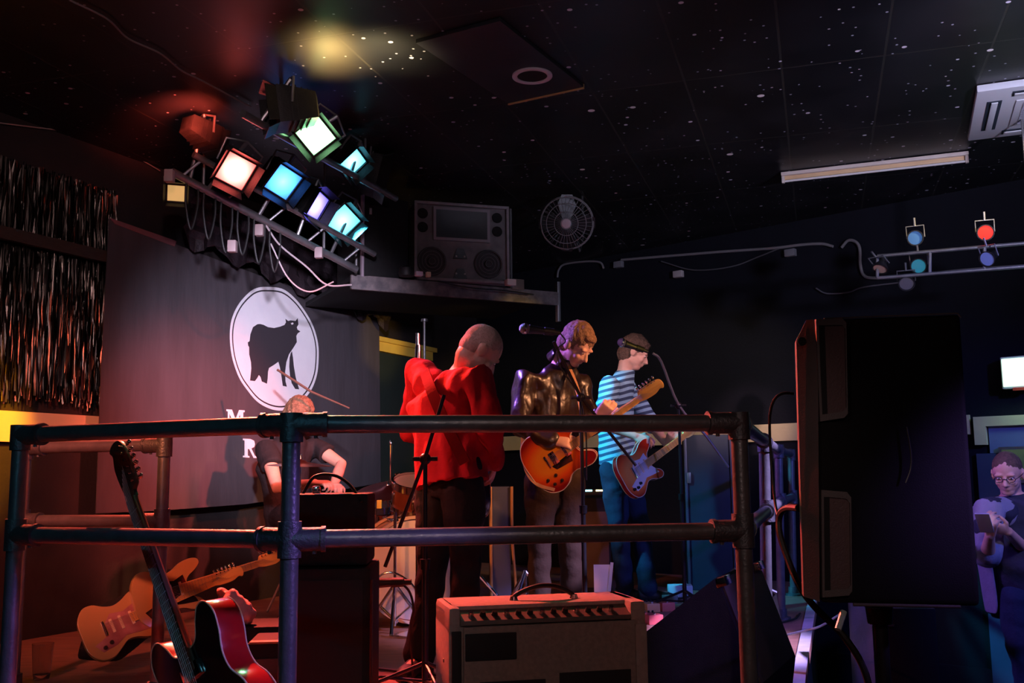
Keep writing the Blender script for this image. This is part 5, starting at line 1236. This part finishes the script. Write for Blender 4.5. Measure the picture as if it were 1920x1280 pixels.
ym = V(Mb.translation.x+.03,Mb.translation.y+.1,STZ); tag(MB().tube([ym+V(0,0,.62),ym+V(0,0,.66)],.012,10).build('tom_post', CHROME),'short chrome post between the bass drum and the rack tom','drum fitting')
yb = at(711,945,6.0); tag(MB().box((0,0,0),(.028,.02,.05),Matrix.Translation(yb),bev=.003).build('drum_key', mat('yellow_tape',(.75,.6,.12),.5)),'tiny yellow-taped peg on the drum rim left of the bass drum','drum fitting')
# chrome stands right of the drums
for px,Y,top,lab in ((985,6.0,1075,'low chrome tripod stand base behind the pale amplifier, nearest the drum cabinet'),(895,5.9,1000,'chrome tripod stand just right of the red-shirted man\'s legs')):
    c_ = at(px,1100,Y); m = MB(); c_ = V(c_.x,c_.y,STZ); m.tube([c_+V(0,0,.05), V(c_.x,c_.y,at(px,top,Y).z)],.010,10); tripod(m,c_,.26,.3,rr=.010,a0=.1)
    tag(m.build('tripod_stand', CHROME), lab, 'stand')
c_ = at(740,1150,5.75); m = MB(); c_ = V(c_.x,c_.y,STZ); m.tube([c_+V(0,0,.03), V(c_.x,c_.y,at(740,960,5.75).z)],.009,10); tripod(m,c_,.2,.26,rr=.010,a0=.55)
m.tube(smooth_path([c_+V(-.16,-.06,.05),c_+V(-.10,-.08,.28),c_+V(0,-.09,.33),c_+V(.12,-.06,.24),c_+V(.15,-.04,.08)],5),.006,8)
tag(m.build('hi_hat_stand', CHROME), 'chrome tripod stand with splayed legs in front of the bass drum', 'stand')
m = MB(); a = at(733,830,7.0); m.tube([V(a.x,a.y,STZ),V(a.x,a.y,at(733,900,7.0).z)],.010,8); m.tube([V(a.x,a.y,at(733,900,7.0).z),a],.008,8); m.ellip(a,(.012,.012,.02)); m.lathe([(0,0),(.12,0),(.12,.012),(0,.02)],Matrix.Translation((a.x,a.y,STZ)),24)
tag(m.build('cymbal_pole', CHROME), 'thin upright chrome pole left of the red-shirted man', 'stand')
for px,p0_,Y,lab,mm in ((784,625,5.6,'white-tipped upright rod rising behind the red-shirted man\'s shoulder',CHROME),(796,600,6.9,'dark upright pole with a small flat cap behind the red-shirted man',STEEL)):
    a = at(px,p0_,Y); m = MB(); m.tube([V(a.x,a.y,STZ),a],.013 if px==784 else .009,10)
    if px == 784: m.lathe([(0,.0),(.012,0),(.009,-.05),(.017,-.08),(.02,-.2),(0,-.2)],Matrix.Translation(a),14)
    else: m.lathe([(0,.01),(.025,.008),(.025,-.01),(0,-.012)],Matrix.Translation(a),14)
    m.lathe([(0,0),(.12,0),(.12,.012),(0,.02)],Matrix.Translation((a.x,a.y,STZ)),20)
    tag(m.build('upright_pole', mm), lab, 'stand')

# ------------------------------------------------------------------ microphone stands
MICG = mat('mic_grille', (.45,.38,.38), .35, .8, bump=.6, bscale=900)
def mic(p, d, label):
    M = frame_z(p, d); t = thing('microphone', label, 'microphone', M)
    mb = MB(); mb.ellip((0,0,0),(.027,.027,.029)); mb.build('grille_ball', MICG, t, local=True)
    MB().lathe([(.0265,.004),(.0285,.006),(.0285,-.006),(.0265,-.008)][::-1],None,20).build('grille_band', CHROME, t, local=True)
    MB().lathe([(0,-.02),(.024,-.022),(.021,-.04),(.0115,-.165),(.0115,-.18),(0,-.18)],None,18).build('handle', BLKPL, t, local=True)
    MB().lathe([(.015,-.10),(.02,-.10),(.018,-.15),(.014,-.15)],None,14).build('clip', RUBBER, t, local=True)
STB = mat('black_stand_metal', (.03,.03,.035), .35, .6)
def micstand(label, base, top, boom, rbase='tripod', m=STB, m2=None):
    base = Vector(base); t = thing('microphone_stand', label, 'microphone stand', base)
    mb = MB(); mb.tube([base+V(0,0,.02), V(base.x,base.y,base.z+(top.z-base.z)*.55)],.0125,12); mb.tube([V(base.x,base.y,base.z+(top.z-base.z)*.5), top],.009,12); mb.build('pole', m, t)
    f_ = MB()
    if rbase == 'tripod': tripod(f_, base, .3, .13, base.z, .008, 0.9)
    else: f_.lathe([(0,0),(.14,0),(.14,.012),(.03,.025),(0,.03)],Matrix.Translation(base),30)
    f_.build('base', m, t)
    MB().lathe([(0,-.02),(.019,-.02),(.021,.02),(0,.02)],Matrix.Translation(V(base.x,base.y,base.z+(top.z-base.z)*.55)),14).build('height_clutch', m, t)
    c = MB(); c.ellip(top,(.024,.024,.024)); c.tube([top-V(.05,0,0),top+V(.05,0,0)],.009,8); c.build('boom_clamp', m, t)
    MB().tube(boom,.008,10).build('boom_arm', m2 or m, t); return t
# near one, aimed low at the kit
base = V(*at(797,1180,4.05).xy,STZ); top = V(base.x,base.y,at(797,860,4.05).z)
bt_, bl_ = at(828,740,4.02), at(722,1062,4.10)
dirn = (bl_-bt_); s_ = (top-bt_).dot(dirn)/dirn.dot(dirn); shift = top-(bt_+dirn*s_); shift.z = 0
micstand('black microphone stand in front of the red-shirted man, its boom slanting down left', base, top, [bt_+shift*.6, top+V(-.0,-.02,0), bl_])
mic(at(688,1093,4.12), V(-1,.05,-.02), 'black microphone pointing left at the foot of the slanting boom')
cable('microphone_cable', [at(700,1090,4.14),at(735,1086,4.16),at(765,1105,4.18),at(775,1140,4.2),at(770,1180,4.25),V(*at(775,1240,4.3).xy,STZ+.01)], .005, 'black microphone cable curving down from the low microphone')
# mid stand in front of the leather jacket guitarist
b2 = at(1097,1130,5.05); base = V(b2.x,b2.y,STZ); top = V(base.x,base.y,at(1097,745,5.05).z)
tip2 = at(1038,640,4.95)
micstand('black microphone stand in front of the leather-jacket guitarist, boom rising to the left', base, top, [at(1192,872,5.15), top+V(0,-.015,0), tip2], rbase='round')
mic(at(984,616,4.93), at(984,616,4.93)-at(1050,624,4.96), 'microphone pointing left beside the leather-jacket guitarist\'s head')
cable('microphone_cable', [at(1050,624,4.96),at(1060,640,4.97),at(1045,655,4.96),at(1052,690,4.98),at(1085,740,5.02),at(1098,800,5.03),at(1100,900,5.03)], .004, 'black microphone cable running down the middle microphone stand')
# right stand
b3 = at(1284,1110,6.45); base = V(b3.x,b3.y,STZ); top = V(base.x,base.y,at(1281,760,6.45).z)
micstand('right-hand microphone stand with a long grey boom, beside the striped guitarist', base, top, smooth_path([at(1366,876,6.5), at(1322,815,6.47), top+V(0,-.015,0), at(1240,678,6.3), at(1224,662,6.28)],4), rbase='tripod', m2=mat('grey_boom',(.3,.28,.28),.3,.6))
mic(at(1166,642,6.2), at(1166,642,6.2)-at(1212,658,6.24), 'microphone in front of the striped guitarist\'s face, pointing left')

# ------------------------------------------------------------------ public-address loudspeaker at right, its tripod, bass cabinet, cables
PAB = mat('pa_black_plastic', (.006,.006,.007), .7, spec=.2, col2=(.008,.008,.009), nscale=8, bump=.15, bscale=400)
PAG = mat('pa_grey_moulding', (.11,.095,.10), .55, col2=(.095,.08,.085), nscale=10, bump=.2, bscale=300)
pa = thing('public_address_speaker', 'large black loudspeaker on a tripod outside the railing at right', 'loudspeaker', V(*at(1680,1130,2.55).xy, at(1680,1130,2.55).z))
F0,F1,F2,F3 = at(1538,1130,2.40),at(1838,1137,2.47),at(1800,588,2.47),at(1534,598,2.40)
bk = V(.10,.42,0); 
MB().hexb([F0,F1,F2,F3,F0+bk,F1+bk*.7,F2+bk*.7,F3+bk],.014,3).build('cabinet', PAB, pa)
G0,G3 = at(1507,1118,2.44),at(1493,638,2.44); G3b = at(1512,600,2.43)
a0_,a1_,a2_,a3_,a4_ = G0, at(1537,1128,2.398), at(1533,598,2.398), G3b, G3
MB().sheet([a0_,a1_,a2_,a3_,a4_], V(.2,1,0), .05).build('baffle_edge', PAG, pa)
MB().lathe([(0,-.002),(.011,-.002),(.011,0),(0,0)],Matrix.Translation(at(1504,640,2.42)) @ Matrix.Rotation(PI/2,4,'X'),14).build('bolt_hole', DKP, pa)
def grip(c, label):
    # c: outline pixels; raised frame and recess
    o = [at(x,y,2.394) for x,y in c]; cx = sum((p for p in o),V(0,0,0))/len(o)
    m = MB(); inn_ = [p.lerp(cx,.13) for p in o]; va=[m.bm.verts.new(p) for p in o]; vb=[m.bm.verts.new(p) for p in inn_]; vc=[m.bm.verts.new(p+V(.0,.02,0)) for p in o]; n=len(o)
    for i in range(n):
        m.bm.faces.new((va[i],va[(i+1)%n],vb[(i+1)%n],vb[i])); m.bm.faces.new((va[i],va[(i+1)%n],vc[(i+1)%n],vc[i]))
    m.build('grip_rim', PAG, pa)
    MB().sheet([p.lerp(cx,.12)+V(0,.004,0) for p in o], V(0,1,0), .01).build('grip_recess', mat('grip_plum',(.10,.06,.065),.6,bump=.2,bscale=200), pa)
    MB().sheet([o[0].lerp(cx,.1)+V(0,.002,0),(o[0].lerp(o[1],.28)).lerp(cx,.1)+V(0,.002,0),(o[-1].lerp(o[-2],.28)).lerp(cx,.1)+V(0,.002,0),o[-1].lerp(cx,.1)+V(0,.002,0)], V(0,1,0), .004).build('grip_painted_shadow', DKP, pa)  # dark sheet painted in for the shadow inside the grip
grip([(1530,598),(1580,597),(1587,605),(1590,775),(1583,783),(1538,790)], '')
grip([(1540,918),(1588,922),(1596,932),(1598,1108),(1592,1116),(1542,1120)], '')
MB().tube([at(1600,1133,2.42),at(1800,1137,2.46)],.004,8).build('lower_lip', PAG, pa)
MB().tube([at(1545,597,2.40),at(1795,587,2.46),at(1802,595,2.46)],.002,6).build('upper_lip', PAG, pa)
MB().tube(smooth_path([at(1700,800,2.43),at(1708,850,2.43),at(1707,880,2.43),at(1698,905,2.43)],4),.002,6).build('moulded_curve', mat('dim_green_edge',(.03,.035,.03),.4), pa)
pc = at(1648,1138,2.60); 
ts = thing('speaker_tripod', 'black tripod stand under the large public address loudspeaker', 'speaker stand', V(pc.x,pc.y,0))
MB().tube([V(pc.x,pc.y,.1),V(pc.x,pc.y,pc.z)],.019,14).build('pole', STB, ts)
MB().lathe([(0,-.04),(.03,-.04),(.034,0),(0,0)],Matrix.Translation(pc),16).build('pole_cup', STB, ts)
for k in range(3):
    a_ = 1.2+k*2.094; ft_ = V(pc.x+.55*math.cos(a_),pc.y+.55*math.sin(a_),.012); hb_ = V(pc.x,pc.y,.95)
    MB().tube([hb_,ft_],.012,10).build('leg', STB, ts)
    MB().tube([V(pc.x,pc.y,.4),hb_.lerp(ft_,.55)],.008,8).build('brace', STB, ts)
MB().lathe([(.02,-.05),(.035,-.05),(.035,.05),(.02,.05)],Matrix.Translation((pc.x,pc.y,.95)),16).build('leg_collar', STB, ts)
MB().tube([at(1582,1146,2.45),at(1571,1180,2.43)],.008,8).build('cable_plug', mat('pale_plug_body',(.4,.5,.5),.4), ts)
bs = thing('bass_cabinet', 'dark bass loudspeaker standing on the floor behind the loudspeaker tripod', 'loudspeaker', frame(V(*at(1643,1200,4.3).xy,0), V(1,-.1,0), (0,0,1)))
hb_ = at(1690,1139,4.3).z
rbox(bs,'cabinet',mat('blue_black_board',(.02,.02,.03),.6,col2=(.025,.025,.035),nscale=20,bump=.2,bscale=300),(.125,.25,hb_/2),(.25,.5,hb_),.012)
rbox(bs,'corner_trim',mat('blue_grey_edge',(.12,.12,.2),.4),(.004,.0,hb_/2),(.012,.012,hb_),.003); rbox(bs,'badge',STEEL,(.06,-.003,hb_-.07),(.03,.004,.01),.001); rbox(bs,'badge',STEEL,(.06,-.003,hb_-.33),(.03,.004,.01),.001)  # edge strip bluer and paler than the cabinet board
cable('speaker_cable', [at(1497,952,2.55),at(1475,952,2.65),at(1462,966,2.72),at(1462,1000,2.72),at(1478,1050,2.7),at(1500,1100,2.66),at(1530,1140,2.62),at(1580,1190,2.6),at(1618,1250,2.6),at(1640,1330,2.6)], .009, 'thick black speaker cable looping over the side railing down past the tripod')
cable('hooked_cable', [at(1489,738,2.75),at(1470,737,2.76),at(1455,745,2.77),at(1446,765,2.78),at(1443,800,2.8),at(1447,880,2.8),at(1453,940,2.78),at(1458,965,2.75)], .004, 'thin black cable hooked upward between the side railing and the large loudspeaker')
cable('stage_cable', [gz(1475,1190,STZ+.012),gz(1500,1182,STZ+.012),gz(1520,1181,STZ+.012)] if False else [at(1468,1192,4.9),at(1500,1184,4.6),at(1535,1175,4.2),at(1570,1155,3.6),at(1576,1150,2.8)], .005, 'pale greenish cable running from the stage edge to the loudspeaker plug', mat('pale_green_flex',(.3,.4,.36),.5))
def gc(*pts, z=.008): return [gz(x,y,STZ+z) for x,y in pts]
cable('stage_cable', gc((688,1252),(730,1256),(770,1262),(820,1268),(840,1290)), .006, 'black cable lying across the red stage floor at the bottom centre')
cable('stage_cable', gc((690,1275),(720,1268),(760,1276),(790,1290)), .006, 'black cable lowest on the stage floor left of the pale amplifier')
cable('stage_cable', gc((1440,1162),(1462,1166),(1490,1160),(1500,1150)), .006, 'black cable coil end by the right edge of the stage')
cable('stage_cable', gc((1195,1118),(1230,1112),(1262,1122),(1290,1118),(1340,1105)), .006, 'black cable behind the pedals near the blue-lit box')
